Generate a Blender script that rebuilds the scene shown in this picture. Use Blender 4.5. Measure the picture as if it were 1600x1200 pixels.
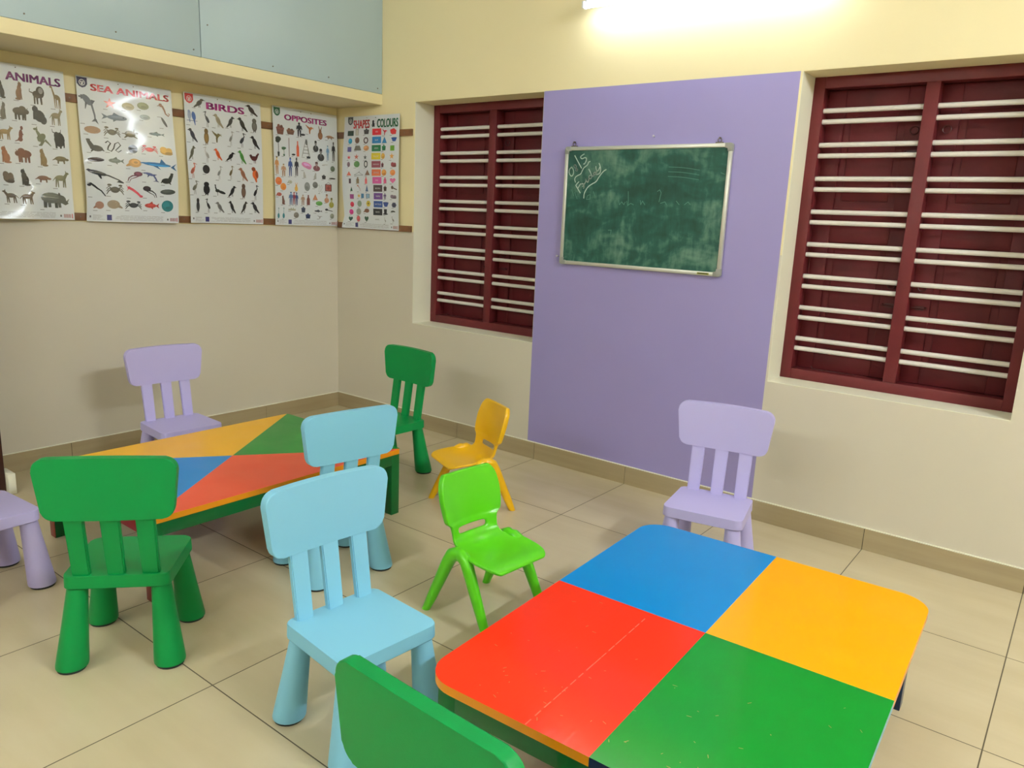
import bpy, bmesh, math, random
from mathutils import Vector, Matrix
from mathutils.geometry import tessellate_polygon
PI = math.pi
random.seed(4)
for _o in list(bpy.data.objects): bpy.data.objects.remove(_o)
scene = bpy.context.scene
COL = scene.collection

# ------------------------------------------------------------------ camera
cam_d = bpy.data.cameras.new('camera'); cam = bpy.data.objects.new('camera', cam_d); COL.objects.link(cam)
cam_d.sensor_fit = 'HORIZONTAL'; cam_d.sensor_width = 36.0; cam_d.lens = 1188.744 / 1600 * 36.0
cam_d.clip_start = .05
_r = Vector((0.78850899, 0.61356285, 0.04235805)); _u = Vector((-0.16353167, 0.14276984, 0.97615274)); _f = Vector((-0.59288361, 0.77663209, -0.21291226))
_m = Matrix((_r, _u, -_f)).transposed().to_4x4(); _m.translation = Vector((4.20593976, -3.46437921, 1.36363636))
cam.matrix_world = _m
scene.camera = cam
# ------------------------------------------------------------------ world, view
w = bpy.data.worlds.new('world'); scene.world = w; w.use_nodes = True
w.node_tree.nodes['Background'].inputs[0].default_value = (.02, .025, .03, 1); w.node_tree.nodes['Background'].inputs[1].default_value = 1.0
vs = scene.view_settings; vs.view_transform = 'Standard'; vs.look = 'None'; vs.gamma = 1; vs.use_curve_mapping = False; vs.exposure = 0.2
TUBE_BACK = 21.0      # emission of the tube over the purple panel
TUBE_RIGHT = 620.0     # emission of the tube on the right wall
FILL_REAR = 100.0      # emission of the unseen fill tubes added on the wall behind the camera

# ------------------------------------------------------------------ materials
def lin(c):
    c = c / 255.0
    return c / 12.92 if c <= .04045 else ((c + .055) / 1.055) ** 2.4
def rgb(r, g=None, b=None):
    if isinstance(r, tuple): r, g, b = r
    return (lin(r), lin(g), lin(b), 1)
MATS = {}
def mat(name, col, rough=.5, metal=0, coat=0, emit=0, emitcol=None, bump=0, bscale=200, var=0, vscale=3, spec=.5):
    if name in MATS: return MATS[name]
    m = bpy.data.materials.new(name); m.use_nodes = True; nt = m.node_tree; b = nt.nodes['Principled BSDF']
    c = col if len(col) == 4 else rgb(*col)
    b.inputs['Base Color'].default_value = c; b.inputs['Roughness'].default_value = rough; b.inputs['Metallic'].default_value = metal
    b.inputs['Coat Weight'].default_value = coat; b.inputs['Coat Roughness'].default_value = .06; b.inputs['Specular IOR Level'].default_value = spec
    tc = nt.nodes.new('ShaderNodeTexCoord')
    if emit:
        b.inputs['Emission Color'].default_value = emitcol or (1, 1, 1, 1); b.inputs['Emission Strength'].default_value = emit
    if bump:
        n = nt.nodes.new('ShaderNodeTexNoise'); n.inputs['Scale'].default_value = bscale; n.inputs['Detail'].default_value = 3
        bp = nt.nodes.new('ShaderNodeBump'); bp.inputs['Strength'].default_value = bump; bp.inputs['Distance'].default_value = .002
        nt.links.new(tc.outputs['Object'], n.inputs['Vector']); nt.links.new(n.outputs[0], bp.inputs['Height']); nt.links.new(bp.outputs[0], b.inputs['Normal'])
    if var:
        n = nt.nodes.new('ShaderNodeTexNoise'); n.inputs['Scale'].default_value = vscale; n.inputs['Detail'].default_value = 4
        mr = nt.nodes.new('ShaderNodeMapRange'); mr.inputs[1].default_value = .3; mr.inputs[2].default_value = .7; mr.inputs[3].default_value = 1 - var; mr.inputs[4].default_value = 1 + var
        mx = nt.nodes.new('ShaderNodeMix'); mx.data_type = 'RGBA'; mx.blend_type = 'MULTIPLY'; mx.inputs[0].default_value = 1; mx.inputs[6].default_value = c
        nt.links.new(tc.outputs['Object'], n.inputs['Vector']); nt.links.new(n.outputs[0], mr.inputs[0]); nt.links.new(mr.outputs[0], mx.inputs[7]); nt.links.new(mx.outputs[2], b.inputs['Base Color'])
    MATS[name] = m
    return m

M_CREAM = mat('cream_paint', (240, 226, 180), .55, bump=.15, bscale=120, var=.02, vscale=1.2)
M_BEIGE = mat('beige_paint', (216, 208, 190), .45, bump=.12, bscale=120, var=.02, vscale=1.2)
M_PURPLE = mat('lilac_wall_paint', (158, 148, 204), .42, bump=.12, bscale=120, var=.02, vscale=1.2)
M_JAMB = mat('pale_cream_paint', (240, 237, 216), .5, bump=.12, bscale=120)
M_CEIL = mat('white_ceiling_paint', (242, 240, 234), .7)
M_MAROON = mat('maroon_enamel', (102, 34, 38), .45, bump=.25, bscale=60, var=.12, vscale=9, spec=.35)
M_MAROOND = mat('maroon_shutter_enamel', (92, 24, 30), .55, bump=.3, bscale=60, var=.2, vscale=7, spec=.3)
M_BAR = mat('white_bar_enamel', (222, 216, 208), .35)
M_IRON = mat('dark_painted_iron', (76, 24, 28), .45)
M_LAM = mat('grey_green_laminate', (176, 196, 202), .3, var=.02, vscale=2)
M_GAP = mat('dark_gap', (38, 34, 30), .8)
M_BATTEN = mat('brown_wood_batten', (122, 82, 50), .5, var=.2, vscale=14)
M_SCREW = mat('screw_steel', (120, 110, 100), .35, metal=.9)
M_ALU = mat('brushed_aluminium', (208, 208, 198), .35, metal=.55)
M_CORNER = mat('grey_plastic_corner', (150, 152, 145), .45)
M_CHALK = mat('white_chalk', (205, 220, 210), .9)
M_FAINT = mat('faint_chalk', (88, 132, 118), .9)
M_DOOR = mat('dark_door_wood', (58, 26, 20), .4, var=.2, vscale=8)
M_SHEET = mat('poster_paper', (222, 227, 232), .45, coat=1)
M_TUBEBODY = mat('white_tube_housing', (235, 235, 235), .4)
M_FOOT = mat('dark_rubber', (35, 38, 38), .7)

def floor_material():
    m = bpy.data.materials.new('vitrified_floor_tile'); m.use_nodes = True; nt = m.node_tree; N = nt.nodes; L = nt.links; b = N['Principled BSDF']
    tc = N.new('ShaderNodeTexCoord'); mp = N.new('ShaderNodeMapping'); mp.inputs['Location'].default_value = (-1.75 / .6 + 3, .605 / .6, 0); mp.inputs['Scale'].default_value = (1 / .6, 1 / .6, 1)
    L.new(tc.outputs['Object'], mp.inputs[0])
    sep = N.new('ShaderNodeSeparateXYZ'); L.new(mp.outputs[0], sep.inputs[0])
    def mth(op, a, v=None, c=None):
        n = N.new('ShaderNodeMath'); n.operation = op
        for i, q in enumerate((a, v, c)):
            if q is None: continue
            if isinstance(q, (int, float)): n.inputs[i].default_value = q
            else: L.new(q, n.inputs[i])
        return n.outputs[0]
    def edge(o):
        f = mth('FRACT', o); return mth('MINIMUM', f, mth('SUBTRACT', 1.0, f))
    d = mth('MINIMUM', edge(sep.outputs[0]), edge(sep.outputs[1]))
    grout = mth('LESS_THAN', d, .0030)
    fl = N.new('ShaderNodeVectorMath'); fl.operation = 'FLOOR'; L.new(mp.outputs[0], fl.inputs[0])
    wn = N.new('ShaderNodeTexWhiteNoise'); wn.noise_dimensions = '3D'; L.new(fl.outputs[0], wn.inputs[0])
    add = N.new('ShaderNodeVectorMath'); add.operation = 'MULTIPLY_ADD'; L.new(wn.outputs[1], add.inputs[0]); add.inputs[1].default_value = (9, 9, 9); L.new(tc.outputs['Object'], add.inputs[2])
    st = N.new('ShaderNodeMapping'); st.inputs['Scale'].default_value = (.8, 5, 1); L.new(add.outputs[0], st.inputs[0])
    n1 = N.new('ShaderNodeTexNoise'); n1.inputs['Scale'].default_value = 1.6; n1.inputs['Detail'].default_value = 6; L.new(st.outputs[0], n1.inputs['Vector'])
    n2 = N.new('ShaderNodeTexNoise'); n2.inputs['Scale'].default_value = 5; L.new(add.outputs[0], n2.inputs['Vector'])
    cr = N.new('ShaderNodeValToRGB'); cr.color_ramp.elements[0].position = .3; cr.color_ramp.elements[1].position = .72
    cr.color_ramp.elements[0].color = rgb(196, 181, 148); cr.color_ramp.elements[1].color = rgb(210, 197, 166)
    L.new(mth('ADD', mth('MULTIPLY', n1.outputs[0], .75), mth('MULTIPLY', n2.outputs[0], .25)), cr.inputs[0])
    mx = N.new('ShaderNodeMix'); mx.data_type = 'RGBA'; L.new(grout, mx.inputs[0]); L.new(cr.outputs[0], mx.inputs[6]); mx.inputs[7].default_value = rgb(92, 82, 62)
    L.new(mx.outputs[2], b.inputs['Base Color'])
    n3 = N.new('ShaderNodeTexNoise'); n3.inputs['Scale'].default_value = 1.3; n3.inputs['Detail'].default_value = 5; L.new(tc.outputs['Object'], n3.inputs['Vector'])
    mr = N.new('ShaderNodeMapRange'); mr.inputs[1].default_value = .3; mr.inputs[2].default_value = .7; mr.inputs[3].default_value = .14; mr.inputs[4].default_value = .26; L.new(n3.outputs[0], mr.inputs[0])
    L.new(mth('ADD', mr.outputs[0], mth('MULTIPLY', grout, .5)), b.inputs['Roughness'])
    b.inputs['Specular IOR Level'].default_value = .42
    bp = N.new('ShaderNodeBump'); bp.inputs['Distance'].default_value = .001; bp.inputs['Strength'].default_value = .5; L.new(mth('SUBTRACT', 1.0, grout), bp.inputs['Height']); L.new(bp.outputs[0], b.inputs['Normal'])
    return m
M_FLOOR = floor_material()
def skirting_material():
    m = bpy.data.materials.new('skirting_tile'); m.use_nodes = True; nt = m.node_tree; N = nt.nodes; L = nt.links; b = N['Principled BSDF']
    tc = N.new('ShaderNodeTexCoord'); mp = N.new('ShaderNodeMapping'); mp.inputs['Scale'].default_value = (.8, .8, 14); L.new(tc.outputs['Object'], mp.inputs[0])
    n1 = N.new('ShaderNodeTexNoise'); n1.inputs['Scale'].default_value = 2; n1.inputs['Detail'].default_value = 5; L.new(mp.outputs[0], n1.inputs['Vector'])
    cr = N.new('ShaderNodeValToRGB'); cr.color_ramp.elements[0].position = .3; cr.color_ramp.elements[1].position = .7
    cr.color_ramp.elements[0].color = rgb(166, 149, 116); cr.color_ramp.elements[1].color = rgb(176, 160, 126); L.new(n1.outputs[0], cr.inputs[0]); L.new(cr.outputs[0], b.inputs['Base Color'])
    b.inputs['Roughness'].default_value = .22
    return m
M_SKIRT = skirting_material()
def chalkboard_material():
    m = bpy.data.materials.new('green_chalkboard'); m.use_nodes = True; nt = m.node_tree; N = nt.nodes; L = nt.links; b = N['Principled BSDF']
    tc = N.new('ShaderNodeTexCoord')
    def noise(scale, rot, s, det=6, dist=0):
        mp = N.new('ShaderNodeMapping'); mp.inputs['Scale'].default_value = s; mp.inputs['Rotation'].default_value = (0, rot, 0); L.new(tc.outputs['Object'], mp.inputs[0])
        n = N.new('ShaderNodeTexNoise'); n.inputs['Scale'].default_value = scale; n.inputs['Detail'].default_value = det; n.inputs['Distortion'].default_value = dist; L.new(mp.outputs[0], n.inputs['Vector']); return n.outputs[0]
    a = noise(4.2, 0, (1, 1, 1.2), 6, 1.2); c = noise(9, .9, (.7, 1, 1.5), 8, 1.4); d = noise(30, .1, (1.6, 1, .5), 7, .3)
    def mth(op, p, q):
        n = N.new('ShaderNodeMath'); n.operation = op
        for i, v in enumerate((p, q)):
            if isinstance(v, (int, float)): n.inputs[i].default_value = v
            else: L.new(v, n.inputs[i])
        return n.outputs[0]
    sm = mth('ADD', mth('MULTIPLY', a, .5), mth('ADD', mth('MULTIPLY', c, .28), mth('MULTIPLY', d, .22)))
    cr = N.new('ShaderNodeValToRGB'); e = cr.color_ramp.elements; e[0].position = .38; e[0].color = rgb(4, 60, 48); e[1].position = .64; e[1].color = rgb(96, 134, 116)
    q = e.new(.5); q.color = rgb(20, 82, 70)
    L.new(sm, cr.inputs[0]); L.new(cr.outputs[0], b.inputs['Base Color']); b.inputs['Roughness'].default_value = .6
    return m
M_BOARD = chalkboard_material()
def enamel_material(name, col, wear=.5):
    """glossy brushed-on enamel: fine brush ripples and scuffs"""
    if name in MATS: return MATS[name]
    m = bpy.data.materials.new(name); m.use_nodes = True; nt = m.node_tree; N = nt.nodes; L = nt.links; b = N['Principled BSDF']
    tc = N.new('ShaderNodeTexCoord'); mp = N.new('ShaderNodeMapping'); mp.inputs['Scale'].default_value = (30, 3, 30); L.new(tc.outputs['Object'], mp.inputs[0])
    n = N.new('ShaderNodeTexNoise'); n.inputs['Scale'].default_value = 3; n.inputs['Detail'].default_value = 5; L.new(mp.outputs[0], n.inputs['Vector'])
    bp = N.new('ShaderNodeBump'); bp.inputs['Strength'].default_value = .35; bp.inputs['Distance'].default_value = .001; L.new(n.outputs[0], bp.inputs['Height']); L.new(bp.outputs[0], b.inputs['Normal'])
    b.inputs['Base Color'].default_value = rgb(*col); b.inputs['Roughness'].default_value = .22
    n2 = N.new('ShaderNodeTexNoise'); n2.inputs['Scale'].default_value = 7; n2.inputs['Detail'].default_value = 6; L.new(tc.outputs['Object'], n2.inputs['Vector'])
    mr = N.new('ShaderNodeMapRange'); mr.inputs[1].default_value = .35; mr.inputs[2].default_value = .7; mr.inputs[3].default_value = .34; mr.inputs[4].default_value = .42; L.new(n2.outputs[0], mr.inputs[0]); L.new(mr.outputs[0], b.inputs['Roughness'])
    b.inputs['Specular IOR Level'].default_value = .15; b.inputs['Coat Weight'].default_value = .4; b.inputs['Coat Roughness'].default_value = .09; nt.links.new(bp.outputs[0], b.inputs['Coat Normal'])
    MATS[name] = m
    return m
def print_material():
    m = bpy.data.materials.new('printed_ink'); m.use_nodes = True; nt = m.node_tree; b = nt.nodes['Principled BSDF']
    a = nt.nodes.new('ShaderNodeAttribute'); a.attribute_name = 'Ink'; nt.links.new(a.outputs['Color'], b.inputs['Base Color']); b.inputs['Roughness'].default_value = .45; b.inputs['Coat Weight'].default_value = 1; b.inputs['Coat Roughness'].default_value = .06
    return m
M_INK = print_material()

# ------------------------------------------------------------------ mesh helpers
def finish(name, bm, mats, parent=None, loc=None, angle=38, smooth=True):
    bmesh.ops.recalc_face_normals(bm, faces=bm.faces)
    if smooth:
        lim = math.radians(angle)
        for f in bm.faces: f.smooth = True
        for e in bm.edges:
            if len(e.link_faces) == 2 and e.calc_face_angle(0) > lim: e.smooth = False
    me = bpy.data.meshes.new(name); bm.to_mesh(me); bm.free()
    for m in (mats if isinstance(mats, (list, tuple)) else [mats]): me.materials.append(m)
    o = bpy.data.objects.new(name, me); COL.objects.link(o)
    if parent is not None: o.parent = parent
    if loc is not None: o.location = loc
    return o
def tag(o, label=None, cat=None, group=None, kind=None):
    if label: o['label'] = label
    if cat: o['category'] = cat
    if group: o['group'] = group
    if kind: o['kind'] = kind
    return o
def empty(name, loc, rz=0, label=None, cat=None, group=None):
    o = bpy.data.objects.new(name, None); COL.objects.link(o); o.location = loc; o.rotation_euler = (0, 0, rz); o.empty_display_size = .1
    return tag(o, label, cat, group)
def box(bm, x0, x1, y0, y1, z0, z1, bev=0, mi=0):
    v = [bm.verts.new((x, y, z)) for x in (x0, x1) for y in (y0, y1) for z in (z0, z1)]
    fs = [bm.faces.new([v[i] for i in q]) for q in ((0, 1, 3, 2), (4, 6, 7, 5), (0, 4, 5, 1), (2, 3, 7, 6), (0, 2, 6, 4), (1, 5, 7, 3))]
    for f in fs: f.material_index = mi
    if bev:
        es = list({e for f in fs for e in f.edges})
        bmesh.ops.bevel(bm, geom=es, offset=bev, segments=2, affect='EDGES', profile=.5, material=-1)
def outline(corners, segs=6):
    """corners: (x, y, radius) in order -> rounded outline"""
    n = len(corners); pts = []
    for i, (x, y, r) in enumerate(corners):
        p = Vector((x, y)); a = (Vector(corners[i - 1][:2]) - p).normalized(); c = (Vector(corners[(i + 1) % n][:2]) - p).normalized()
        if r <= 0: pts.append((x, y)); continue
        ang = a.angle(c); t = r / math.tan(ang / 2); s = p + a * t; e = p + c * t
        ctr = p + (a + c).normalized() * (r / math.sin(ang / 2))
        v0 = s - ctr; v1 = e - ctr; tot = v0.angle(v1); sg = 1 if v0.x * v1.y - v0.y * v1.x > 0 else -1
        for k in range(segs + 1):
            q = k / segs * tot * sg; pts.append((ctr.x + v0.x * math.cos(q) - v0.y * math.sin(q), ctr.y + v0.x * math.sin(q) + v0.y * math.cos(q)))
    return pts
def prism(bm, pts, to3, bev=0, seg=2, mi=0):
    """pts 2-D outline, to3(x, y, k) with k = 0/1 for the two faces"""
    a = [bm.verts.new(to3(x, y, 0)) for x, y in pts]; b = [bm.verts.new(to3(x, y, 1)) for x, y in pts]; n = len(pts)
    f0 = bm.faces.new(a); f1 = bm.faces.new(b[::-1]); fs = [f0, f1]
    for i in range(n): fs.append(bm.faces.new((a[i], b[i], b[(i + 1) % n], a[(i + 1) % n])))
    for f in fs: f.material_index = mi
    if bev: bmesh.ops.bevel(bm, geom=list(f0.edges) + list(f1.edges), offset=bev, segments=seg, affect='EDGES', profile=.5)
def tube(bm, pts, rad, n=10, cap=True, sx=1.0, mi=0):
    """tube along 3-D points; rad number or list"""
    pts = [Vector(p) for p in pts]; R = rad if isinstance(rad, (list, tuple)) else [rad] * len(pts)
    t0 = (pts[1] - pts[0]).normalized(); up = Vector((0, 0, 1)) if abs(t0.z) < .9 else Vector((1, 0, 0)); nrm = t0.cross(up).normalized(); rings = []
    for i, p in enumerate(pts):
        t = ((pts[min(i + 1, len(pts) - 1)] - pts[max(i - 1, 0)])).normalized()
        nrm = (nrm - t * nrm.dot(t)).normalized(); bi = t.cross(nrm)
        rings.append([bm.verts.new(p + (nrm * math.cos(q) * sx + bi * math.sin(q)) * R[i]) for q in [2 * PI * k / n for k in range(n)]])
    for a, b in zip(rings, rings[1:]):
        for k in range(n):
            f = bm.faces.new((a[k], a[(k + 1) % n], b[(k + 1) % n], b[k])); f.material_index = mi
    if cap:
        bm.faces.new(rings[0][::-1]).material_index = mi; bm.faces.new(rings[-1]).material_index = mi
def dup(root, loc, rz, label=None, cat=None, group=None):
    r = root.copy(); COL.objects.link(r); r.location = loc; r.rotation_euler = (0, 0, rz); tag(r, label, cat, group)
    for ch in list(root.children):
        c = ch.copy(); COL.objects.link(c); c.parent = r
        for g in list(ch.children):
            d = g.copy(); COL.objects.link(d); d.parent = c
    return r

# ------------------------------------------------------------------ room shell
RX, RY, RZ = 6.2, -5.2, 3.05          # right wall x, rear wall y, ceiling z
WT, WB, RD = 2.028, .675, .163         # window head, sill, recess depth
W1 = (.732, 1.693); W2 = (3.046, 4.006)
P0, P1 = 1.693, 3.037                  # lilac panel
SPLIT = 1.252                          # cream above, beige below
SK = .097
def quad(bm, pts, mi=0):
    f = bm.faces.new([bm.verts.new(p) for p in pts]); f.material_index = mi
def add_slab(name, x0, x1, y0, y1, z0, z1, m, kind='structure'):
    bm = bmesh.new(); box(bm, x0, x1, y0, y1, z0, z1); return tag(finish(name, bm, m, smooth=False), kind=kind)
add_slab('floor', -.3, RX + .3, RY - .3, .5, -.1, 0, M_FLOOR)
add_slab('ceiling', -.3, RX + .3, RY - .3, .5, RZ, RZ + .1, M_CEIL)
bm = bmesh.new()
xs = [0, W1[0], P0, P1, W2[0], W2[1], RX]; zs = [0, WB, SPLIT, WT, RZ]
for xa, xb in zip(xs, xs[1:]):
    for za, zb in zip(zs, zs[1:]):
        xm = (xa + xb) / 2; zm = (za + zb) / 2
        if WB < zm < WT and (W1[0] < xm < W1[1] or W2[0] < xm < W2[1]): continue
        mi = 2 if (P0 < xm < P1 and zm < WT) else (1 if zm < SPLIT else 0)
        box(bm, xa, xb, 0, .36, za, zb, mi=mi)
# the reveals of both windows: thin plaster lining in a paler paint
for a, b in (W1, W2):
    box(bm, a, a + .002, .001, .36, WB, WT, mi=3); box(bm, b - .002, b, .001, .36, WB, WT, mi=3)
    box(bm, a, b, .001, .36, WB, WB + .002, mi=3); box(bm, a, b, .001, .36, WT - .002, WT, mi=0)
tag(finish('wall_back', bm, [M_CREAM, M_BEIGE, M_PURPLE, M_JAMB], smooth=False), kind='structure')
bm = bmesh.new(); box(bm, -.2, 0, RY, .36, 0, SPLIT, mi=1); box(bm, -.2, 0, RY, .36, SPLIT, RZ, mi=0)
tag(finish('wall_left', bm, [M_CREAM, M_BEIGE], smooth=False), kind='structure')
bm = bmesh.new(); box(bm, RX, RX + .2, RY, .36, 0, SPLIT, mi=1); box(bm, RX, RX + .2, RY, .36, SPLIT, RZ, mi=0)
tag(finish('wall_right', bm, [M_CREAM, M_BEIGE], smooth=False), kind='structure')
bm = bmesh.new(); box(bm, -.2, RX + .2, RY - .2, RY, 0, SPLIT, mi=1); box(bm, -.2, RX + .2, RY - .2, RY, SPLIT, RZ, mi=0)
tag(finish('wall_rear', bm, [M_CREAM, M_BEIGE], smooth=False), kind='structure')
# skirting in tile lengths with fine joints, plus the thin cement lip on top
def skirting(name, segs, fn):
    bm = bmesh.new()
    for a, b in segs:
        x0, x1, y0, y1 = fn(a + .0012, b - .0012, .011); box(bm, x0, x1, y0, y1, 0, SK, bev=.0008, mi=0)
        x0, x1, y0, y1 = fn(a, b, .008); box(bm, x0, x1, y0, y1, 0, SK - .003, mi=1)
    x0, x1, y0, y1 = fn(segs[0][0], segs[-1][1], .007); box(bm, x0, x1, y0, y1, SK, SK + .004, mi=2)
    return tag(finish(name, bm, [M_SKIRT, M_GAP, M_JAMB], smooth=False), kind='structure')
xj = [.012, .55, 1.15, 1.75, 2.35, 2.95, 3.55, 4.15, 4.75, RX]
skirting('baseboard_back', list(zip(xj, xj[1:])), lambda a, b, t: (a, b, -t, 0))
yj = [RY, -4.2, -3.6, -3.0, -2.32]; yj2 = [-2.215, -1.805, -1.205, -.605, 0]
skirting('baseboard_left', list(zip(yj, yj[1:])) + list(zip(yj2, yj2[1:])), lambda a, b, t: (0, t, a, b))
skirting('baseboard_right', [(RY, -3.6), (-3.6, -2.4), (-2.4, -1.2), (-1.2, -.012)], lambda a, b, t: (RX - t, RX, a, b))
# dark wooden door post at the near end of the left wall, with its little tile block
bm = bmesh.new(); box(bm, 0, .302, -2.31, -2.218, 0, 2.05, bev=.004)
tag(finish('door_1', bm, M_DOOR), kind='structure')
bm = bmesh.new(); box(bm, .22, .332, -2.2175, -2.185, 0, .1, bev=.003)
tag(finish('trim_2', bm, M_JAMB), kind='structure')

# loft slab over the posters
LX, LB, LT = .442, 2.022, 2.085
bm = bmesh.new(); box(bm, 0, LX, RY, 0, LB, LT, bev=.002)
tag(finish('trim_1', bm, M_CREAM), kind='structure')
loft = empty('loft_cupboard', (0, 0, LT), 0, 'grey-green laminate loft cupboard on the ledge above the animal posters', 'cupboard')
ys = [0, -1.219, -2.438, -3.657, RY]
for a, b in zip(ys, ys[1:]):
    bm = bmesh.new(); box(bm, LX - .022, LX - .002, b + .0018, a - .0018, LT + .002, RZ, bev=.0008); p = finish('door_panel', bm, M_LAM)
    p.parent = loft; p.location = (0, 0, -LT)
    for k, (yy, zz) in enumerate(((a - .04, LT + .03), (a - .42, LT + .035), (b + .04, LT + .16), (b + .42, LT + .03))):
        bm = bmesh.new(); tube(bm, [(LX - .003, yy, zz), (LX + .0008, yy, zz)], .0035, 8); s = finish('screw', bm, M_SCREW); s.parent = p
bm = bmesh.new()
box(bm, LX - .03, LX - .024, RY, -.001, LT, RZ)
p = finish('inner_frame', bm, M_GAP); p.parent = loft; p.location = (0, 0, -LT)

# ------------------------------------------------------------------ windows
def window(name, x0, x1, label_in):
    root = empty(name, (x0, RD, WB)); root['kind'] = 'structure'
    W = x1 - x0; H = WT - WB; T = .05; D = .075; mid = W / 2 - .001
    def part(nm, bm, m, par=root, **k): return finish(nm, bm, m, par, **k)
    bm = bmesh.new()
    box(bm, .002, T, 0, D, .002, H - .002, bev=.002); box(bm, W - T, W - .002, 0, D, .002, H - .002, bev=.002)
    box(bm, T, W - T, .0, D, .002, T, bev=.002); box(bm, T, W - T, .0, D, H - T, H - .002, bev=.002)
    part('window_frame', bm, M_MAROON)
    bm = bmesh.new(); box(bm, mid - .026, mid + .026, 0, D, T, H - T, bev=.002); part('mullion', bm, M_MAROON)
    # eight pairs of horizontal round bars in each opening
    for a, b in ((T, mid - .026), (mid + .026, W - T)):
        for k in range(8):
            for dz in (0, -.0465):
                z = 1.886 - k * .1455 + dz - WB
                bm = bmesh.new(); tube(bm, [(a, .022, z), (b, .022, z)], .0108, 10); part('bar', bm, M_BAR)
    # four shutter leaves behind: framed, with one raised field each
    zm = 1.395 - WB
    for a, b in ((T, mid - .026), (mid + .026, W - T)):
        inner_right = a < .1
        for za, zb in ((T, zm - .002), (zm + .002, H - T)):
            bm = bmesh.new(); y0 = D + .004; g = .0015
            a2, b2 = a - .01, b + .01; sl = .085; rt = .075
            box(bm, a2, a2 + sl, y0, y0 + .03, za, zb, bev=.0025); box(bm, b2 - sl, b2, y0, y0 + .03, za, zb, bev=.0025)
            box(bm, a2 + sl, b2 - sl, y0, y0 + .03, za, za + rt, bev=.0025); box(bm, a2 + sl, b2 - sl, y0, y0 + .03, zb - rt, zb, bev=.0025)
            box(bm, a2 + sl, b2 - sl, y0 + .014, y0 + .024, za + rt, zb - rt)
            box(bm, a2 + sl + .03, b2 - sl - .03, y0 + .008, y0 + .015, za + rt + .03, zb - rt - .03, bev=.003)
            leaf = part('shutter_leaf', bm, M_MAROOND)
            hx = b - .035 if inner_right else a + .035
            hz = zb - .18 if za > .5 else za + .42
            bm = bmesh.new(); n = 16
            tube(bm, [(hx + .016 * math.cos(2 * PI * k / n), y0 - .008, hz + .016 * math.sin(2 * PI * k / n)) for k in range(n + 1)], .003, 6)
            part('ring_pull', bm, M_IRON, leaf)
            bm = bmesh.new(); bz = hz - .09
            tube(bm, [(hx - .03, y0 - .006, bz), (hx + .03, y0 - .006, bz)], .0038, 6); tube(bm, [(hx + (.025 if not inner_right else -.025), y0 - .006, bz), (hx + (.025 if not inner_right else -.025), y0 - .014, bz + .008)], .003, 6)
            box(bm, hx - .018, hx + .018, y0 - .003, y0, bz - .009, bz + .009)
            part('bolt', bm, M_IRON, leaf)
    for a, b, s in ((.13, .32, 1), (.57, .76, -1)):
        bm = bmesh.new(); z = .055
        tube(bm, [(a, .03, z + (.014 if s > 0 else 0)), (a + (.012 if s > 0 else 0), .03, z), (b - (.012 if s < 0 else 0), .03, z), (b, .03, z + (.014 if s < 0 else 0))], .0022, 6)
        part('stay_hook', bm, M_IRON)
    for xx in (T + .008, W - T - .008):
        bm = bmesh.new(); tube(bm, [(xx, .06, 1.12 - WB), (xx, .055, 1.25 - WB), (xx + (.006 if xx < .5 else -.006), .05, 1.27 - WB)], .0022, 6); part('stay_hook', bm, M_IRON)
    return root
window('window_1', *W1, ''); window('window_2', *W2, '')
# back boards that close the openings behind the shutters (outer wall face)
add_slab('trim_3', W1[0], W1[1], .33, .36, WB, WT, M_GAP); add_slab('trim_4', W2[0], W2[1], .33, .36, WB, WT, M_GAP)

# ------------------------------------------------------------------ battens
def batten(loc, size, label):
    bm = bmesh.new(); box(bm, 0, size[0], 0, size[1], 0, size[2], bev=.0015)
    o = finish('wooden_batten', bm, M_BATTEN, None, loc); tag(o, label, 'batten', 'brown battens the posters are pinned to'); return o
b1 = batten((0, -2.2, 1.833), (.012, 2.2, .04), 'brown wooden batten along the left wall behind the tops of the posters')
b2 = batten((0, -2.2, 1.258), (.012, 2.2, .038), 'brown wooden batten along the left wall behind the bottom edges of the posters')
b3 = batten((.013, -.012, 1.83), (.704, .012, .04), 'short brown batten behind the top of the shapes and colours poster')
b4 = batten((.013, -.012, 1.25), (.707, .012, .038), 'short brown batten behind the bottom edge of the shapes and colours poster')
for b, pts in ((b1, [(.012, y, .02) for y in (.52, 1.16, 1.66)]), (b2, [(.012, y, .019) for y in (.53, 1.09, 1.66)])):
    for q in pts:
        bm = bmesh.new(); tube(bm, [q, (q[0] + .001, q[1], q[2])], .004, 8); finish('screw', bm, M_SCREW, b)
for b, pts in ((b3, [(.64, 0, .02)]), (b4, [(.62, 0, .019)])):
    for q in pts:
        bm = bmesh.new(); tube(bm, [q, (q[0], q[1] - .001, q[2])], .004, 8); finish('screw', bm, M_SCREW, b)

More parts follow.
